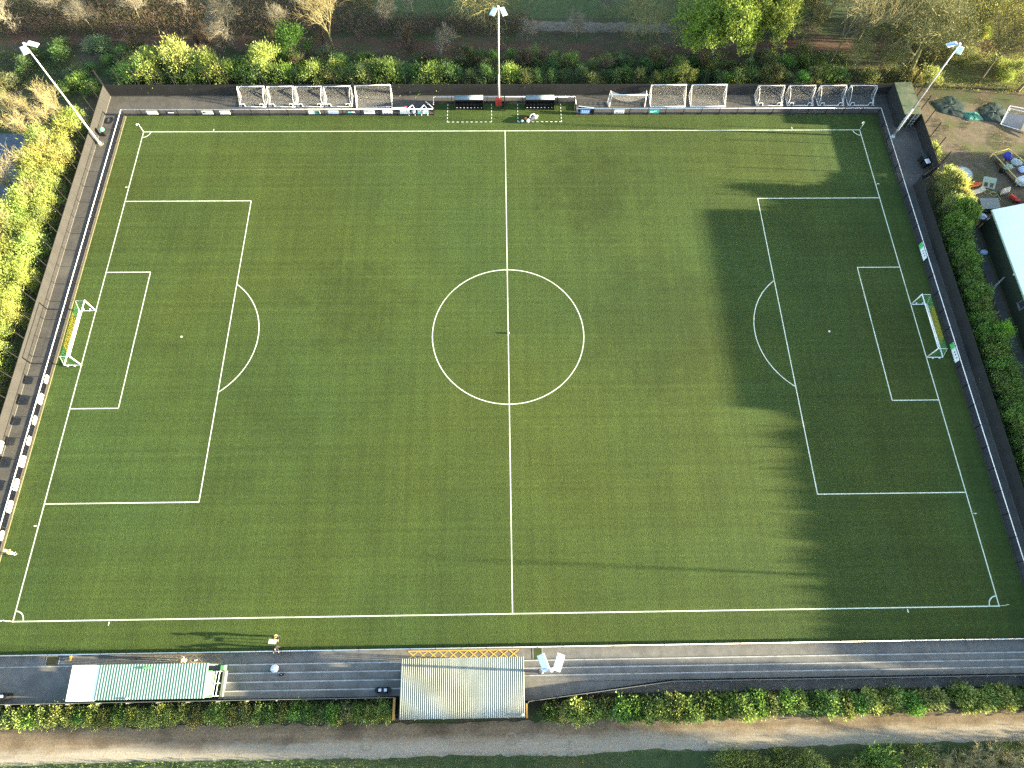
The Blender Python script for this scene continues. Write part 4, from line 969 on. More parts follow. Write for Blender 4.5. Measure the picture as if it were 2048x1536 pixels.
M2 = Matrix.Rotation(R(40), 3, 'Z') @ Matrix.Rotation(R(90), 3, 'Y'); m.lathe((3.3,33.7,.3),[(.1,-.1),(.28,0),(.3,.5),(.28,1.0),(.1,1.1)],12,M2); m.build('body', M['cloth_navy'], t)
m = MB(); m.blob((3.25,33.65,.34),.27,.27,.27,10,7,.05,3); m.build('end_cap', M['white_plastic'], t)
m = MB(); m.blob((4.25,34.35,.3),.32,.22,.28,10,7,.25,4); m.blob((4.45,34.55,.25),.22,.15,.2,8,6,.25,5); m.blob((4.1,34.75,.3),.15,.2,.2,8,6,.2,6); m.build('bib_bundle', M['cloth_white'], t)
m = MB(); m.path([(3.5,33.95,.6),(3.7,34.3,.85),(4.0,34.5,.65)], .03); m.build('strap', M['white_plastic'], t)
def flag(x, y, lab, c):
    t = thing('corner_flag', lab, 'flag', (x, y, 0), 'corner flags'); m = MB(); m.tube((x,y,0),(x,y,1.5),.025,.018,8); m.build('pole', M['rail_white'], t)
    m = MB(); n = 6; s = -1
    vs = []
    for i in range(n+1):
        u = i/n; vs += [(x+s*.02-.38*u*.9, y+.05*math.sin(u*5), 1.5-.02*u),(x+s*.02-.38*u*.9, y+.05*math.sin(u*5+.4), 1.22+.02*u)]
    m.add(vs, [(2*i,2*i+1,2*i+3,2*i+2) for i in range(n)]); m.build('cloth', c, t)
flag(-PL, PW, 'corner flag nearest the bin and sunlit floodlight', M['board_cream']); flag(PL, PW, 'corner flag in shade nearest the storage container', M['cloth_pale'])
flag(-PL, -PW, 'corner flag in sunlight nearest the green roofed stand', M['board_white']); flag(PL, -PW, 'corner flag in shade nearest the terraces', M['cloth_pale'])
t = thing('plastic_sack', 'bulging white plastic sack tied at the neck on the terrace step', 'sack', (-23.35,-36.85,.16)); m = MB()
m.lathe((-23.35,-36.88,.16),[(.2,0),(.37,.08),(.40,.25),(.33,.42),(.12,.55),(.05,.6),(.09,.68),(.1,.7)],16); m.build('bag', M['white_plastic'], t, smooth=True)
m = MB(); m.lathe((-23.35,-36.88,.74),[(.06,0),(.06,.05)],10); m.build('tie', M['mark_dark'], t)
t = thing('holdall', 'small black holdall with a handle on the second terrace step', 'bag', (-22.55,-37.42,.32)); m = MB(); m.obox((-22.6,-37.42,.43), .38, .22, .2, R(10)); m.obox((-22.6,-37.42,.54), .28, .14, .05, R(10)); m.build('body', M['bin_black'], t)
m = MB(); m.path([(-22.72,-37.4,.55),(-22.6,-37.38,.68),(-22.4,-37.35,.6),(-22.2,-37.3,.4)], .02); m.build('handle', M['bin_black'], t); m = MB(); m.obox((-22.58,-37.4,.575), .1, .08, .02); m.build('tag', M['white_plastic'], t)
t = thing('floor_brush', 'yellow handled brush and dustpan lying by the walkway barrier', 'brush', (-44.0,-35.6,0)); m = MB(); m.tube((-44.3,-35.62,.05),(-43.5,-35.55,.08),.03); m.build('handle', M['board_cream'], t)
m = MB(); m.obox((-43.55,-35.62,.12), .16, .42, .16); m.build('head', M['wood_yellow'], t); m = MB(); m.obox((-43.85,-35.8,.05), .45, .2, .06); m.build('pan', M['tan_paint'], t)
t = thing('side_table', 'small white topped table beside the person in a yellow vest', 'table', (-23.7,-34.42,0)); m = MB(); m.obox((-23.7,-34.42,.92), .72, .42, .03, R(-4)); m.build('tabletop', M['cloth_white'], t)
for dx, dy in ((-.3,-.16),(.3,-.16),(-.3,.16),(.3,.16)):
    m = MB(); m.tube((-23.7+dx,-34.42+dy,0),(-23.7+dx*.9,-34.42+dy*.9,.9),.015); m.build('leg', M['black_metal'], t)

# ------------------------------------------------------------------ people
def person(x, y, yaw, label, top, legs, hair, shoes, bend=0, arms='down', vest=None, seed=0, hat=False):
    """one continuous body: tapered capsules fused by a voxel remesh. Local frame: faces +y."""
    t = thing('person', label, 'person', (x, y, 0))
    parts = []
    def cap(a, b, r0, r1): parts.append((Vector(a), Vector(b), r0, r1))
    hip = Vector((0, -.10*math.sin(bend), .92)); bd = Matrix.Rotation(-bend, 3, 'X')
    up = lambda vx, vy, vz: hip + bd @ Vector((vx, vy, vz))
    for s in (-1, 1):
        k = Vector((s*.11, .03, .50)); an = Vector((s*.12, -.02+.03*s, .09))
        cap(hip+Vector((s*.09,0,-.02)), k, .088, .062); cap(k, an, .060, .040); cap(an+Vector((0,-.03,-.04)), an+Vector((0,.17,-.055)), .042, .034)
    cap(hip+Vector((-.07,0,0)), hip+Vector((.07,0,0)), .115, .115); cap(hip, up(0,0,.28), .125, .13); cap(up(0,0,.28), up(0,0,.46), .135, .12)
    cap(up(-.14,0,.48), up(.14,0,.48), .075, .075); cap(up(0,0,.50), up(0,.02,.62), .055, .052)
    hd = up(0, .035, .73)
    parts.append((hd+bd@Vector((0,-.015,.02)), hd+bd@Vector((0,.02,-.04)), .098, .078))
    cap(hd+bd@Vector((0,.08,-.01)), hd+bd@Vector((0,.112,-.03)), .016, .018)
    for s in (-1, 1): cap(hd+bd@Vector((s*.09,-.01,0)), hd+bd@Vector((s*.1,-.015,-.03)), .016, .014)
    for s in (-1, 1):
        sh = up(s*.19, 0, .48)
        if arms == 'front': el = sh+Vector((s*.05,.12,-.25)); wr = el+Vector((-s*.04,.24,.02))
        elif arms == 'rail': el = sh+Vector((s*.06,.10,-.24)); wr = el+Vector((0,.20,-.12))
        else: el = sh+Vector((s*.06,-.03,-.28)); wr = el+Vector((s*.01,.07,-.25))
        cap(sh, el, .055, .042); cap(el, wr, .042, .028)
        d = (wr-el).normalized(); side = d.cross(Vector((s,0,.2))).normalized(); pm = wr+d*.085
        cap(wr, pm, .030, .034); sp = d.orthogonal().normalized(); lat = Vector((1,0,0)) - d*d.x; lat.normalize()
        for i, L in enumerate((.068,.078,.072,.058)):
            b0 = pm + lat*(-.033+.022*i); b1 = b0 + d*L*.55; b2 = b1 + (d*.8+Vector((0,0,-.6))).normalized()*L*.5
            cap(b0, b1, .010, .009); cap(b1, b2, .009, .008)
        cap(wr+d*.02-lat*s*.02, wr+d*.075-lat*s*.06, .011, .009)
    m = MB()
    for a, b, r0, r1 in parts:
        m.tube(a, b, r0, r1, 12)
        for c, r in ((a, r0), (b, r1)): m.blob(tuple(c), r, r, r, 12, 8)
    rot = Matrix.Rotation(yaw, 3, 'Z'); m.v = [tuple(rot @ Vector(v)) for v in m.v]
    o = m.build('body', M['skin'], t, local=True)
    md = o.modifiers.new('fuse', 'REMESH'); md.mode = 'VOXEL'; md.voxel_size = .0105
    ms = o.modifiers.new('soft', 'SMOOTH'); ms.factor = .4; ms.iterations = 2
    dg = bpy.context.evaluated_depsgraph_get(); me = bpy.data.meshes.new_from_object(o.evaluated_get(dg)); o.modifiers.clear(); o.data = me
    me.materials.clear()
    for q in (M['skin'], top, legs, shoes): me.materials.append(q)
    inv = rot.transposed(); neck = up(0,.02,.56); ax = bd @ Vector((0,0,1)); hands = [rot @ p[1] for p in parts if abs(p[2]-.030) < 1e-6 and abs(p[3]-.034) < 1e-6]
    for f in me.polygons:
        c = inv @ f.center
        if (c-neck).dot(ax) > 0 and (c-hip).dot(ax) > .5 and abs(c.x) < .13: i = 0
        elif any((f.center-h).length < .14 for h in hands): i = 0
        elif c.z < .10: i = 3
        elif (c-hip).dot(ax) > -.02 or (abs(c.x) > .2): i = 1
        else: i = 2
        f.material_index = i; f.use_smooth = True
    hm = MB(); cc = hd + bd @ Vector((0,-.022,.035)); hm.blob(tuple(rot @ cc), .108, .108, .10, 14, 9); hm.build('hair', hair, t, local=True, smooth=True)
    if hat:
        hm = MB(); cc = hd + bd @ Vector((0,.0,.075)); hm.lathe(tuple(rot @ cc), [(.17,0),(.17,.012),(.105,.02),(.10,.08),(.05,.11)], 14); hm.build('hat', shoes, t, local=True)
    ev = MB()
    for s in (-1, 1): ev.blob(tuple(rot @ (hd+bd@Vector((s*.033,.082,.005)))), .011, .011, .011, 8, 6)
    ev.build('eyes', M['hair_dark'], t, local=True)
    if vest:
        vm = MB(); n = 16
        rings = [(.44,.12,.11),(.50,.105,.10),(.55,.078,.075)] if seed == 1 else [(.06,.150,.150),(.28,.165,.158),(.44,.172,.146),(.50,.15,.10)]
        for k in range(len(rings)-1):
            for i in range(n):
                a0, a1 = 2*math.pi*i/n, 2*math.pi*(i+1)/n
                P = lambda r, a: tuple(rot @ up(r[1]*1.02*math.cos(a), r[2]*math.sin(a), r[0]))
                vm.quad(P(rings[k],a0), P(rings[k],a1), P(rings[k+1],a1), P(rings[k+1],a0))
        vo = vm.build('scarf' if seed == 1 else 'vest', vest, t, local=True, smooth=True)
    return t
person(-23.42, -33.92, R(195), 'person with dark hair and a yellow vest standing at a small white table', M['cloth_black'], M['cloth_navy'], M['hair_dark'], M['bin_black'], .25, 'front', M['hi_vis'])
person(-23.25, -34.92, R(185), 'person in black with a white scarf leaning over the pitch rail', M['cloth_black'], M['cloth_black'], M['hair_dark'], M['bin_black'], .55, 'rail', M['cloth_white'], 1)
person(-31.95, -36.02, R(60), 'person with brown hair in a pale top on the faded hatching', M['cloth_pale'], M['cloth_black'], M['hair_brown'], M['bin_black'], .15, 'front')
person(-51.85, -25.4, R(-60), 'person in brown with a pale hat and boots standing at the pitch edge', M['cloth_brown'], M['cloth_pale'], M['hair_fair'], M['cloth_pale'], .1, 'down', None, 0, True)
t = thing('paper_sheet', 'white sheet of paper lying on the faded hatching', 'paper', (-31.3,-35.98,0)); m = MB(); m.obox((-31.3,-35.98,.03), .3, .12, .012, R(10)); m.obox((-31.2,-35.94,.045), .1, .1, .01, R(10)); m.build('sheet', M['cloth_white'], t)

for x, y, lab in ((-14.0,-43.65,'square drain cover in the track below the double bin'), (-.3,-43.4,'square drain cover in the track behind the big roofed stand')):
    t = thing('drain_cover', lab, 'drain cover', (x, y, -.03)); m = MB(); m.prism([(x+.6*math.cos(a), y+.6*math.sin(a)) for a in [k*math.pi/10 for k in range(20)]], -.04, -.022); m.build('surround', M['kerb_pale'], t)
    m = MB(); m.box(x-.32,x+.32,y-.38,y+.38,-.04,-.016); m.build('cover', M['gravel'], t)
# ------------------------------------------------------------------ vegetation
def rvec(rr):
    while True:
        v = Vector((rr.uniform(-1,1), rr.uniform(-1,1), rr.uniform(-1,1)))
        if .05 < v.length < 1: return v.normalized()
def leafq(m, p, d, L, W, rr):
    """one narrow pointed leaf or spray"""
    u = d.cross(rvec(rr))
    if u.length < 1e-3: return
    u.normalize(); q = p + d*L; mid = p + d*L*.5
    m.add([tuple(p), tuple(mid+u*W*.5), tuple(q), tuple(mid-u*W*.5)], [(0,1,2,3)])
def shrub_meshes(seed, rx, h, n, L, W, clumps, spread=.38, upward=.35, flat=0, stems=9):
    rr = random.Random(seed); cr = MB(); st = MB(); cs = []
    for k in range(clumps):
        a = rr.uniform(0, 2*math.pi); z = rr.uniform(.08, 1.0)**.75; rad = math.sqrt(max(0, 1-(max(0,z-.35)/.68)**2))*rr.uniform(.25, .95)
        cs.append((Vector((rx*rad*math.cos(a), rx*rad*math.sin(a), h*z*.9)), rr.uniform(.6, 1.25)))
    for i in range(n):
        c, s = cs[rr.randrange(clumps)]
        p = c + Vector((rr.gauss(0,1), rr.gauss(0,1), rr.gauss(0,.8)))*spread*s*rx/2
        if p.z < .04: p.z = abs(p.z)+.04
        o = (p - Vector((0,0,h*.25))).normalized()
        d = (o*.8 + rvec(rr)*.75 + Vector((0,0,upward))).normalized()
        leafq(cr, p, d, L*rr.uniform(.6,1.4), W*rr.uniform(.7,1.3), rr)
    for k in range(stems):
        c, s = cs[rr.randrange(clumps)]; b = Vector((rr.gauss(0,.12), rr.gauss(0,.12), 0)); mid = b.lerp(c, .5)+Vector((0,0,h*.12))
        st.tube(b, mid, .05, .035, 5); st.tube(mid, c, .035, .012, 4)
        for q in range(5):
            e_ = c + rvec(rr)*.5*rx*.5; st.tube(mid.lerp(c,.3+.14*q), e_, .014, .006, 3, False)
    return cr, st
def make_shrub(name, label, cat, group, args, color, lm='leaf', bark='bark'):
    t = thing(name, label, cat, (0,0,0), group); cr, st = shrub_meshes(*args)
    o = cr.build('crown', M[lm], t, local=True); o.color = (*color, 1); st.build('stem', M[bark], t, local=True); return t
def twig_shrub_mesh(seed, rx, h, stems, sub, r0=.03):
    rr = random.Random(seed); m = MB()
    for k in range(stems):
        a = rr.uniform(0, 2*math.pi); lean = rr.uniform(.1, 1.0)*rx; b = Vector((rr.gauss(0,.2), rr.gauss(0,.2), 0))
        tip = Vector((lean*math.cos(a), lean*math.sin(a), h*rr.uniform(.65, 1.05))); mid = b.lerp(tip,.45)+Vector((0,0,h*.10))
        m.tube(b, mid, r0, r0*.7, 4, False); m.tube(mid, tip, r0*.7, r0*.25, 4, False)
        for q in range(sub):
            u = rr.uniform(.25, .95); s = b.lerp(mid, u/.45) if u < .45 else mid.lerp(tip, (u-.45)/.55)
            d = ((tip-b).normalized()*.8 + rvec(rr)*.7 + Vector((0,0,.25))).normalized(); L = h*.28*rr.uniform(.5,1.3); e_ = s+d*L
            m.tube(s, e_, r0*.35, r0*.16, 3, False)
            for w2 in range(3):
                s2 = s.lerp(e_, rr.uniform(.3,.95)); m.tube(s2, s2+(d+rvec(rr)*.8).normalized()*L*.5, r0*.2, r0*.12, 3, False)
    return m
def make_twig(name, label, cat, group, args, bark='twig_tan'):
    t = thing(name, label, cat, (0,0,0), group); m = twig_shrub_mesh(*args); m.build('branches', M[bark], t, local=True); return t
def tree_meshes(seed, h, spread, fork=.25, levels=4, kids=(5,5,5,4), r0=.2, leaves=0, L=.22, W=.10, up=.25, lean=(0,0), wig=.25, limb=.55):
    rr = random.Random(seed); tr = MB(); lb = MB(); lf = MB(); ends = []
    def grow(p, d, L_, r, lv):
        n = 3 if lv < 2 else 2; q = p; pts = [p]; dd = d.copy()
        for i in range(n):
            dd = (dd + rvec(rr)*wig*(.5 if lv == 0 else 1) + Vector((0,0,up*.18))).normalized(); q2 = q + dd*L_/n
            (tr if lv == 0 else lb).tube(q, q2, max(.009, r*(1-.22*i)), max(.008, r*(1-.22*(i+1))), 7 if lv == 0 else 5 if lv == 1 else 3, False)
            q = q2; pts.append(q)
        if lv >= levels: ends.append((q, dd)); return
        k = kids[min(lv, len(kids)-1)]
        for i in range(k):
            f = rr.uniform(.35 if lv else .5, 1.0); j = min(n-1, int(f*n)); s = pts[j].lerp(pts[j+1], f*n-j if f < 1 else 1)
            a = rr.uniform(0, 2*math.pi) + i*2.4; o = dd.orthogonal().normalized(); o = Matrix.Rotation(a, 3, dd) @ o
            nd_ = (dd*(.55) + o*spread + Vector((0,0,up))).normalized()
            grow(s, nd_, L_*rr.uniform(.5,.78)*(limb/.55 if lv == 0 else 1), r*rr.uniform(.36,.52), lv+1)
        grow(q, dd, L_*.55, r*.45, lv+1)
    grow(Vector((0,0,0)), Vector((lean[0],lean[1],1)).normalized(), h*fork*1.6, r0, 0)
    if leaves:
        for i in range(leaves):
            p, d = ends[rr.randrange(len(ends))]; s = p + rvec(rr)*rr.uniform(.05,.45)
            leafq(lf, s, (d*.4+rvec(rr)).normalized(), L*rr.uniform(.6,1.4), W*rr.uniform(.7,1.3), rr)
    return tr, lb, lf
def make_tree(name, label, x, y, rz, scale, args, bark='bark', color=(.1,.14,.03), group=None, cat='tree'):
    t = thing(name, label, cat, (x, y, -.05), group); tr, lb, lf = tree_meshes(**args)
    a = tr.build('trunk', M[bark], t, local=True, smooth=True); b = lb.build('limbs', M[bark], t, local=True)
    if lf.v: o = lf.build('crown', M['leaf'], t, local=True); o.color = (*color, 1)
    t.rotation_euler = (0,0,rz); t.scale = (scale,)*3; return t
def plant(proto, used, x, y, s, color=None, sz=None, z=-.02):
    o = proto if id(proto) not in used else copy_tree(proto); used.add(id(proto))
    o.location = (x, y, z); o.rotation_euler = (0, 0, random.uniform(0, 6.28)); o.scale = (s, s, s*(sz or 1))
    if color:
        for c in o.children:
            if c.name.startswith('crown'): c.color = (*color, 1)
    return o
def jit(c, a=.2): 
    k = 1+random.uniform(-a, a); return tuple(max(.004, v*k*(1+random.uniform(-.1,.1))) for v in c)
used = set()
YG = (.25,.315,.080); YY = (.31,.345,.100); GR = (.145,.235,.052); DG = (.080,.145,.045); OL = (.18,.205,.068); GG = (.14,.18,.085)
# hedge beside the tan fence
LH = 'shrubs of the sunlit hedge beside the side fence'
lh = [make_shrub('hedge_shrub', 'yellow green leafy shrub in the sunlit hedge behind the side fence', 'shrub', LH, (s, 1.9, 3.3, 4200, .30, .06, 38, .42, .5), YG) for s in (1,2,3)]
tw = [make_twig('bare_shrub', 'bare tan twiggy shrub among the sunlit yellow hedge behind the side fence', 'shrub', 'bare shrubs in the sunlit hedge', (s, 1.7, 4.0, 16, 14)) for s in (4,5)]
y = -40.0; k = 0
while y < 36.5:
    for x, hh in ((-59.3, .92), (-61.4, 1.12), (-64.2, 1.22), (-67.2, 1.2)):
        if 18.5 < y < 32.5 and x < -63.2: continue
        if y > 30 and x < -60: continue
        if y > 33.5: continue
        plant(random.choice(lh), used, x+random.uniform(-.5,.5), y+random.uniform(-.6,.6), hh*random.uniform(.85,1.12), jit(YY if random.random() < .4 else YG, .25))
    y += 2.35
for x, y, s in ((-62.3,31.5,1.1),(-64.6,30.2,1.25),(-60.4,33.2,.9),(-63.0,24.2,1.15),(-61.0,27.3,1.0),(-64.8,21.8,1.1),(-65.5,17.2,1.25),(-62.4,14.6,1.0),(-66.3,13.2,1.2),(-63.8,9.4,1.05),(-66.5,7.6,1.2),(-61.8,5.2,.9),(-64.6,2.2,1.1),(-62.6,-2.0,1.0),(-65.5,-1.5,1.1),(-60.8,19.5,.9),(-62.8,11.2,1.0),(-68.3,35.6,1.0),(-69.5,15.5,1.2),(-62.5,35.4,1.1),(-65.8,34.6,1.0)):
    plant(random.choice(tw), used, x, y, s)
# far row along the back fence
FR = 'shrubs growing against the back of the far fence'
fr = [make_shrub('wild_shrub', 'leafy green wild shrub growing against the back of the long far fence', 'shrub', FR, (s, 1.5, 2.5, 1700, .30, .07, 26, .45, .4), GR) for s in (11,12,13)]
x = -53.5
while x < 50:
    yy = random.uniform(40.7, 41.6); big = 1.2 if x < -8 else .9
    c = random.choice((YG, GR, GR, DG, OL)) if x < -8 else random.choice((GR, DG, DG, OL, OL, YG))
    plant(random.choice(fr), used, x, yy, big*random.uniform(.75,1.15), jit(c, .3), random.uniform(.85,1.25)); x += random.uniform(1.5, 2.3)
x = -54
while x < 52:
    plant(random.choice(fr), used, x, random.uniform(42.4, 44.8), random.uniform(.6,1.1), jit(random.choice((DG, OL, GG, DG, GR)), .3), random.uniform(.5,.9)); x += random.uniform(2.0, 3.2)
big = [make_shrub('large_bush', lab, 'bush', None, (s, 2.6, hh, 4200, .36, .085, 46, .36, .4), c) for s, hh, c, lab in
       ((21, 3.8, YG, 'rounded yellow green bush at the corner end of the far fence row'), (22, 4.4, YY, 'broadest bright yellow bush in the row behind the far fence'), (23, 4.2, YG, 'yellow green bush beside the broadest yellow one behind the far fence'),
        (24, 4.9, YG, 'pointed yellow green bush behind the first wheeled goals'), (25, 5.0, (.055,.12,.022), 'tall rich green bush in front of the bare pale tree'), (26, 3.5, YG, 'small yellow bush at the foot of the bare pale tree'))]
for o, x, y, s in zip(big, (-50.6,-46.3,-42.2,-33.8,-31.0,-24.2), (42.2,43.2,42.6,42.8,46.2,42.9), (1.0,1.12,.9,1.0,1.05,.65)):
    o.location = (x, y, 0); o.scale = (s,)*3; used.add(id(o))
brs = make_twig('scrub_bush', 'brown twiggy scrub bush beside the woodland track', 'bush', 'brown scrub along the woodland track', (66, 1.5, 2.4, 18, 14), 'twig_brown')
for k in range(46):
    x = random.uniform(-56, 30); plant(brs, used, x, random.choice((random.uniform(43.2,45.6), random.uniform(47.5,50.5) if x < -8 else random.uniform(43.5,46))), random.uniform(.6,1.15))
for k in range(34):
    o = copy_tree(random.choice(fr)); o['label'] = 'low wild shrub out in the scrub towards the woodland track'; o['group'] = 'low wild shrubs of the scrub'
    plant(o, used, random.uniform(-54, 30), random.uniform(43.5, 47), random.uniform(.5,.95), jit(random.choice((OL, OL, GG, DG, GR)), .3), random.uniform(.5,.9))
# rough scrub in the far corner
RS = 'dark shrubs of the rough corner beyond the fence'
for k in range(30):
    x, y = random.uniform(-72,-53.5), random.uniform(38.8, 49)
    if x > -57 and y < 40: continue
    o = copy_tree(random.choice(fr)); o['label'] = 'low dark green shrub in the rough corner beyond the sunlit floodlight'; o['group'] = RS
    plant(o, used, x, y, random.uniform(.7,1.1), jit(random.choice((DG, DG, GG, GR, OL)), .3), random.uniform(.4,.75))
# hedge beside the clubhouse
CH = 'shrubs of the hedge between the shaded fence and the clubhouse'
ch = [make_shrub('hedge_shrub', 'bushy green shrub in the hedge between the shaded fence and the clubhouse', 'shrub', CH, (s, 1.35, 2.5, 2600, .30, .075, 34, .42, .45), GR) for s in (31,32,33)]
y = 20.6
while y > -38.3:
    c = YY if y > 16.5 else GR; tall = 1.55 if y > 14 else 1.0  # sunlight put into the colour: lit hedge end yellow, shaded run green
    plant(random.choice(ch), used, 57.0+random.uniform(-.2,.2) + (1.2 if y > 15 else 0), y, random.uniform(.9,1.1), jit(c if random.random() < .7 else YG if y > 12 else GR, .25), tall)
    plant(random.choice(ch), used, 58.0+random.uniform(-.2,.2) + (1.2 if y > 15 else 0), y-.8, random.uniform(.9,1.1), jit(c, .25), tall); y -= 1.55
for x, y, sc_ in ((59.5,22.9,.95),(59.9,21.6,1.0)): plant(random.choice(ch), used, x, y, sc_, jit(YY, .2), 1.0)
o = make_shrub('round_bush', 'round bright green bush standing out of the clubhouse hedge', 'bush', None, (35, 1.3, 3.2, 2600, .26, .08, 26, .4, .4), (.16,.30,.03)); o.location = (58.6, -1.2, .3); used.add(id(o))
o = make_shrub('low_bush', 'small yellow green bush at the edge of the dirt yard by the shaded fence', 'bush', None, (36, .8, 1.2, 900, .22, .06, 16, .5, .4), YG); o.location = (59.4, 27.2, 0); o.scale = (1,2.0,1); used.add(id(o))
# trimmed hedge and laurels beside the gravel path
TH = 'shrubs of the trimmed hedge beside the gravel path'
th = [make_shrub('trimmed_shrub', 'trimmed green shrub in the straight hedge between the back fence and gravel path', 'shrub', TH, (s, .95, 1.45, 2400, .19, .085, 30, .42, .3), GR, 'leaf_glossy') for s in (41,42,43)]
x = -58
while x < -12.2:
    plant(random.choice(th), used, x, -40.78+random.uniform(-.12,.12), random.uniform(.88,1.06), jit(random.choice((YG, YG, GR, OL)), .25)); x += random.uniform(1.0, 1.35)
LA = 'laurel bushes in the row beside the gravel path'
la = [make_shrub('laurel_bush', 'bright yellow green laurel bush in the loose row beside the sunlit gravel path', 'bush', LA, (s, 1.15, 1.8, 2300, .27, .13, 30, .42, .5), YG, 'leaf_glossy') for s in (51,52,53)]
x = 3.4
while x < 58:
    if not (41.2 < x < 42.4):
        plant(random.choice(la), used, x, -40.9+random.uniform(-.2,.2) + (.012*(x-20) if x > 20 else -.012*(20-x)*.8), random.uniform(.78,1.08), jit(random.choice((YG, YG, YY, GR)), .3))
    x += random.uniform(1.05, 1.6)
# rough planting on the near verge
NV = 'shrubs on the near verge of the gravel path'
nv = [make_shrub('verge_shrub', 'feathery green shrub on the near verge of the gravel path', 'shrub', NV, (s, 1.3, 1.7, 1500, .34, .05, 22, .5, .6), GR) for s in (61,62)]
nt_ = [make_twig('bare_shrub', 'bare pale twiggy shrub on the near verge of the gravel path', 'shrub', 'bare shrubs on the near verge', (s, 1.6, 2.4, 22, 16, .03), 'twig_tan') for s in (63,64)]
for k in range(84):
    x = random.uniform(19, 60); plant(random.choice(nv), used, x, -45.8-random.uniform(0,2.6)+.018*(x-20), random.uniform(.75,1.25), jit(random.choice((YG, YG, YY, OL, GR)), .3))
for x, y, s in ((36,-46.4,.9),(39.5,-46.0,1.0),(43,-45.9,1.15),(45.6,-45.6,1.2),(48.5,-45.4,1.3),(50.5,-46.3,1.2),(41.2,-46.9,1.1),(53,-45.8,1.4),(46.8,-47.3,1.3),(37.5,-47.0,1.0),(44.2,-46.9,1.2),(55,-46.5,1.3),(34,-46.9,.9),(57.5,-45.9,1.3),(51.8,-47.5,1.2)):
    plant(random.choice(nt_), used, x, y, s)
# woodland trees
BK = ('tree', )
make_tree('bare_tree', 'broad grey bare tree with fine twigs behind the yellow bushes', -40.0, 48.2, 1.0, 1.0, dict(seed=71, h=7.8, spread=1.0, fork=.28, kids=(7,6,6,5), r0=.17), 'bark_grey')
make_tree('bare_tree', 'upright pale yellow bare tree with many stems behind the wheeled goals', -25.4, 48.2, 2.0, 1.0, dict(seed=72, h=8.6, spread=.62, fork=.30, kids=(9,5,4,3), r0=.15, up=.40, limb=.75), 'bark_pale')
make_tree('bare_tree', 'small grey bare tree with a tangled crown near the central floodlight', -9.2, 47.4, 3.0, 1.0, dict(seed=73, h=5.2, spread=.8, fork=.30, kids=(6,6,5,4), r0=.13), 'bark_grey')
make_tree('spreading_tree', 'wide mossy bare tree with drooping limbs behind the central floodlight', -1.5, 53.6, .4, 1.0, dict(seed=74, h=9.5, spread=1.1, fork=.28, kids=(8,5,5,5), r0=.28, up=.05, wig=.42, limb=.85), 'bark_moss')
make_tree('spreading_tree', 'mossy bare tree with wide crooked limbs beside the first leafy tree', 21.0, 51.0, 1.4, 1.0, dict(seed=75, h=8.5, spread=1.0, fork=.28, kids=(7,5,5,5), r0=.24, up=.08, wig=.42, limb=.75), 'bark_moss')
LFG = (.19,.27,.04)
make_tree('leafy_tree', 'spring green leafy tree overhanging the wood edge behind the sagging net goal', 30.6, 44.9, .3, 1.22, dict(seed=76, h=9.5, spread=.85, fork=.30, kids=(8,6,5,4), r0=.2, leaves=24000, L=.30, W=.13), 'bark_grey', LFG)
make_tree('leafy_tree', 'spring green leafy tree nearer the bare leaning trunks', 36.8, 45.8, 2.1, 1.15, dict(seed=77, h=9.8, spread=.8, fork=.30, kids=(8,6,5,4), r0=.18, leaves=20000, L=.30, W=.13), 'bark_moss', (.20,.25,.04))
make_tree('leafy_tree', 'thin crowned olive leafy tree at the top of the wood behind the leaning trunks', 42.0, 54.0, 1.1, 1.0, dict(seed=78, h=9, spread=.85, fork=.30, kids=(7,6,5,4), r0=.2, leaves=6500, L=.22, W=.1), 'bark_moss', (.10,.105,.03))
for i, (x, y, h, sd_, lab) in enumerate(((45.0,49.3,10,81,'slim bare tree with a yellow lit trunk beside the orange leaf litter'), (48.7,45.3,11.5,82,'tall slim bare tree rising beside the last wheeled goals'), (54.0,50.0,10.5,83,'slender bare tree with a sunlit trunk over the brown track'),
                                        (66.0,52.5,11,85,'bare tree at the sunlit edge of the wood'))):
    make_tree('bare_tree', lab, x, y, i*1.3, 1.0, dict(seed=sd_, h=h, spread=.5, fork=.42, kids=(8,5,5,3), r0=.15, up=.3, wig=.25), 'bark_pale')
make_tree('ivy_tree', 'largest tree of the wood, ivy clad trunk and bare spreading crown behind the storage container', 59.4, 42.2, .8, 1.0, dict(seed=86, h=12, spread=.85, fork=.36, kids=(9,6,5,5), r0=.38, leaves=7000, L=.22, W=.10, up=.18, wig=.35), 'bark_moss', (.065,.08,.03))
make_tree('bare_tree', 'dark stemmed tree dusted yellow green on the bank beyond the shaded floodlight', 70.0, 41.2, 2.6, 1.0, dict(seed=87, h=8.5, spread=.6, fork=.36, kids=(6,6,5,4), r0=.16, up=.35, leaves=2500, L=.18, W=.08), 'bark', (.16,.165,.03))
make_tree('bare_tree', 'thick forked bare tree at the frame edge above the stored goal', 75.4, 39.6, .2, 1.0, dict(seed=88, h=9.5, spread=.65, fork=.34, kids=(6,5,5,4), r0=.24, up=.25), 'bark_pale')
make_tree('leafy_tree', 'golden leafed tree, coloured brighter for sunlight, at the corner of the wood', 74.0, 54.5, 1.6, 1.0, dict(seed=89, h=9, spread=.85, fork=.30, kids=(7,6,5,4), r0=.18, leaves=8000, L=.22, W=.1), 'bark_pale', (.36,.32,.07))  # leaf colour lifted beyond its own gold to imitate sunlight
make_tree('leafy_tree', 'loose olive leafed tree in the wood behind the storage container', 62.5, 49.0, 1.9, 1.0, dict(seed=90, h=9.5, spread=.85, fork=.30, kids=(7,6,5,4), r0=.18, leaves=5000, L=.2, W=.09), 'bark_moss', (.10,.11,.035))
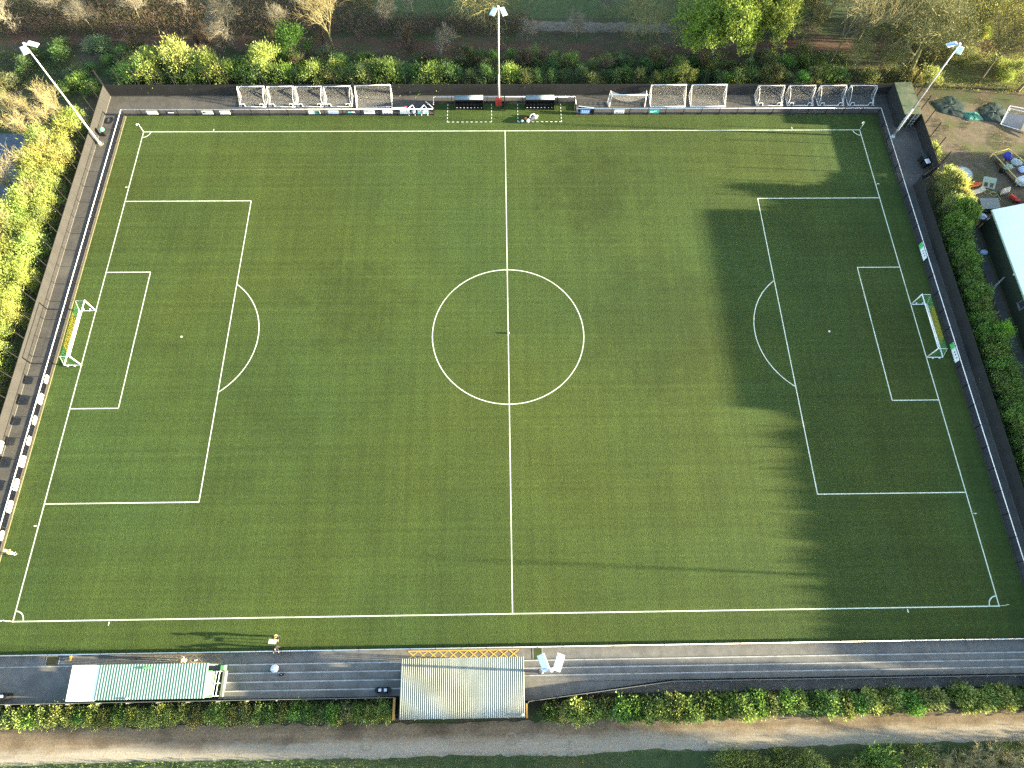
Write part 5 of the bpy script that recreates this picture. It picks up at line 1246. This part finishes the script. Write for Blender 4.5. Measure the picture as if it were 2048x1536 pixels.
wood = [make_tree('bare_tree', 'slender mossy bare tree of the dense pale wood beyond the storage container', x, y, i*1.7, 1.0, dict(seed=110+i, h=8.5, spread=.6, fork=.36, kids=(8,6,5,4), r0=.13, up=.3, wig=.3, leaves=2600, L=.2, W=.08), 'bark_moss', (.15,.165,.045), 'slender bare trees of the wood') for i, (x, y) in enumerate(((50.5,55.0),(57.0,46.0)))]
for i, (x, y, s_) in enumerate(((46,57,1),(53,47.5,.9),(56.5,56,1.1),(60,53,1),(64.5,57,1.05),(66.5,46.2,.9),(69.5,50.0,1),(72.5,46.5,.95),(63.5,44.2,.8),(77,50,1),(38.5,57,1.0),(69,57.5,1.1),(79,44.5,.9),(28,56.5,.9),(51.5,42.6,.6),(55.5,41.6,.6))):
    o = copy_tree(wood[i % 2]); o.location = (x, y, -.05); o.rotation_euler = (0,0,i*2.1); o.scale = (s_,)*3
    c_ = jit((.19,.21,.06) if x < 62 else (.33,.31,.085), .25)  # crowns towards the corner coloured brighter to stand for the sunny glow
    for q in o.children:
        if q.name.startswith('crown'): q.color = (*c_, 1)
grey = make_tree('bare_tree', 'small grey bare tree standing in the brown thicket beyond the woodland track', -62, 52.5, 1.0, .85, dict(seed=131, h=6.5, spread=.9, fork=.28, kids=(7,6,5,4), r0=.13), 'bark_grey', (.1,.14,.03), 'grey bare trees in the brown thicket')
for i, (x, y, s_) in enumerate(((-73,51.5,1.1),(-67,55,.9),(-55,54,1.0),(-48,56,.8),(-33.5,52.5,.7),(-18,53,.75),(-14,56,.8),(11,50.5,.75),(15.5,55.5,.9),(25.5,48.5,.8),(-30,56,.8),(-77,46,1.0),(3.5,49.5,.6))):
    o = copy_tree(grey); o.location = (x, y, -.05); o.rotation_euler = (0,0,i*1.9); o.scale = (s_,)*3
WS = 'shrubs of the wood floor beyond the storage container'
for k in range(34):
    x, y = random.uniform(28,80), random.uniform(40.5, 56)
    if 46.8 < y < 51.2 and x < 60: continue
    o = copy_tree(random.choice(fr)); o['label'] = 'loose olive shrub on the wood floor'; o['group'] = WS
    plant(o, used, x, y, random.uniform(.7,1.2), jit(random.choice((OL, GR, YG, OL)) if x < 62 else random.choice((YG, YY, OL)), .3), random.uniform(.5,.9))  # shrubs towards the corner get yellower colours for the sunny glow
# unseen trees, added and shaped so that their shade reaches into view
SB = 'unseen evergreens added to shade the pitch end and terraces'
sb = make_shrub('shade_evergreen', 'tall unseen evergreen added beyond the clubhouse hedge to cast shade', 'tree', SB, (97, 1.9, 7.4, 6500, .55, .16, 60, .40, .4), DG)
y = -12.4
while y > -39.4:
    plant(sb, used, 76+random.uniform(-.25,.25)+1.5*(int(y*10)%2), y, random.uniform(.955,.985), jit(DG, .2)); y -= .85
for x, y in ((62,-40.8),(64.6,-40.95),(67.2,-41.1)):
    plant(sb, used, x, y, .70, jit(DG, .2), 1.85)  # unseen evergreens stretched tall, added to shade the terrace steps
for k in range(8):
    o = copy_tree(sb); o['label'] = 'unseen evergreen added beyond the dirt yard to shade it'; o['group'] = 'unseen evergreens added to shade the dirt yard'; plant(o, used, 91, 12.5+1.75*k, .82, jit(DG, .2))  # unseen row added to put the lower yard in shade
def pine(x, y, s_, i):  # unseen tree, crown raised so its shade lands farther along the path
    t = thing('shade_pine', 'tall pine with a bare lower trunk on the near verge beyond the last bare shrubs', 'tree', (x, y, 0), 'unseen pines added to shade the gravel path')
    cr, st = shrub_meshes(200+i, 2.5, 11, 6000, .6, .2, 55, .42, .3)
    cr.v = [(v[0], v[1], v[2]+7.2) for v in cr.v]; o = cr.build('crown', M['leaf'], t, local=True); o.color = (*DG, 1)
    m = MB(); m.tube((0,0,0),(0,0,8.5),.28,.2,8); m.tube((0,0,8.5),(0,0,16),.2,.05,7); m.build('trunk', M['bark'], t, local=True); t.scale = (s_,s_,1)
for i, (x, y) in enumerate(((61,-46.8),(64.5,-47.2),(69,-47.6),(74,-47.8))): pine(x, y, .85, i)

# uncountable cover: undergrowth, brown thicket, grass tufts, leaf litter shoots
def scatter(name, n, region, h, L, W, mt, seed, color=None, label=None, up=1.0, cat=None):
    rr = random.Random(seed); m = MB(); k = 0
    while k < n:
        p = region(rr)
        if p is None: continue
        k += 1; b = Vector((p[0], p[1], rr.uniform(0, h)*rr.random()-.03))
        leafq(m, b, (rvec(rr)+Vector((0,0,up))).normalized(), L*rr.uniform(.5,1.5), W*rr.uniform(.6,1.4), rr)
    o = m.build(name, mt); tag(o, label, cat, None, 'stuff')
    if color: o.color = (*color, 1)
    return o
def rect(x0, x1, y0, y1, f=None):
    def r(rr):
        x, y = rr.uniform(x0, x1), rr.uniform(y0, y1)
        if f and not f(x, y, rr): return None
        return (x, y)
    return r
from mathutils import noise as NZ
def patch(sc_, th, sd_): return lambda x, y, rr: NZ.noise(Vector((x*sc_, y*sc_, sd_))) > th
scatter('undergrowth', 46000, rect(-80, 52, 39.2, 47.5, lambda x, y, rr: NZ.noise(Vector((x*.25,y*.25,3))) > -.15 and not (x > -56 and y < 39.3)), .45, .34, .055, M['leaf'], 101, (.10,.145,.05), 'dark green low undergrowth beyond the far fence', .7, 'undergrowth')
scatter('dry_undergrowth', 12000, rect(-80, 75, 39.5, 50, patch(.3, .05, 9)), .4, .4, .035, M['twig_brown'], 102, None, 'dry brown stalks among the undergrowth beyond the far fence', .8, 'undergrowth')
scatter('brown_thicket', 66000, rect(-85, 24, 50.6, 60, lambda x, y, rr: y > 50.9+.5*NZ.noise(Vector((x*.3,2,0))) and y < 55.2+1.6*NZ.noise(Vector((x*.1,7,0)))+(4 if x < -20 else 0) and not (x > 4 and y > 51.9)), 2.3, .62, .035, M['twig_brown'], 103, None, 'bare brown thicket running beyond the woodland track', .6, 'thicket')
scatter('wood_floor_cover', 16000, rect(24, 90, 40.3, 60, lambda x, y, rr: NZ.noise(Vector((x*.2,y*.2,5))) > -.1 and not (47.3 < y < 50.5 and x < 62)), .5, .36, .05, M['leaf'], 104, (.16,.185,.055), 'olive ground cover of the wood', .7, 'ground cover')
scatter('sunlit_grass', 16000, rect(62, 95, 38.5, 66, lambda x, y, rr: y > 40-.1*(x-62)), .15, .30, .045, M['leaf'], 105, (.27,.27,.06), 'rough yellowed grass on the bank, coloured brighter for sunlight', 1.2, 'grass')  # sunlight on the bank is partly painted into this grass colour
scatter('verge_grass', 30000, rect(-62, 62, -49, -44.55, lambda x, y, rr: y < -44.65+.011*max(0,x-5)+.2*math.sin(x*.35)*.2+rr.gauss(0,.16)), .14, .30, .05, M['leaf'], 106, (.09,.145,.04), 'short rough grass on the near verge', 1.4, 'grass')
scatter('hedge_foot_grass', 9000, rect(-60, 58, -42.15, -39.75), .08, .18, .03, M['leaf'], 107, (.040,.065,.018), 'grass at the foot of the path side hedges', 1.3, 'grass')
scatter('meadow_grass', 14000, rect(-90, 60, 55, 64), .08, .3, .05, M['leaf'], 108, (.050,.085,.024), 'grass of the meadow beyond the thicket', 1.3, 'grass')
scatter('yard_weeds', 4500, rect(58.8, 80, 16, 38, patch(.35, .12, 2)), .06, .2, .04, M['leaf'], 109, (.085,.095,.03), 'sparse weeds on the dirt yard', 1.2, 'weeds')
scatter('hedge_floor_cover', 9000, rect(-72, -56.8, -40, 36), .4, .3, .05, M['leaf'], 110, (.06,.075,.02), 'rough cover under the sunlit hedge', .8, 'ground cover')
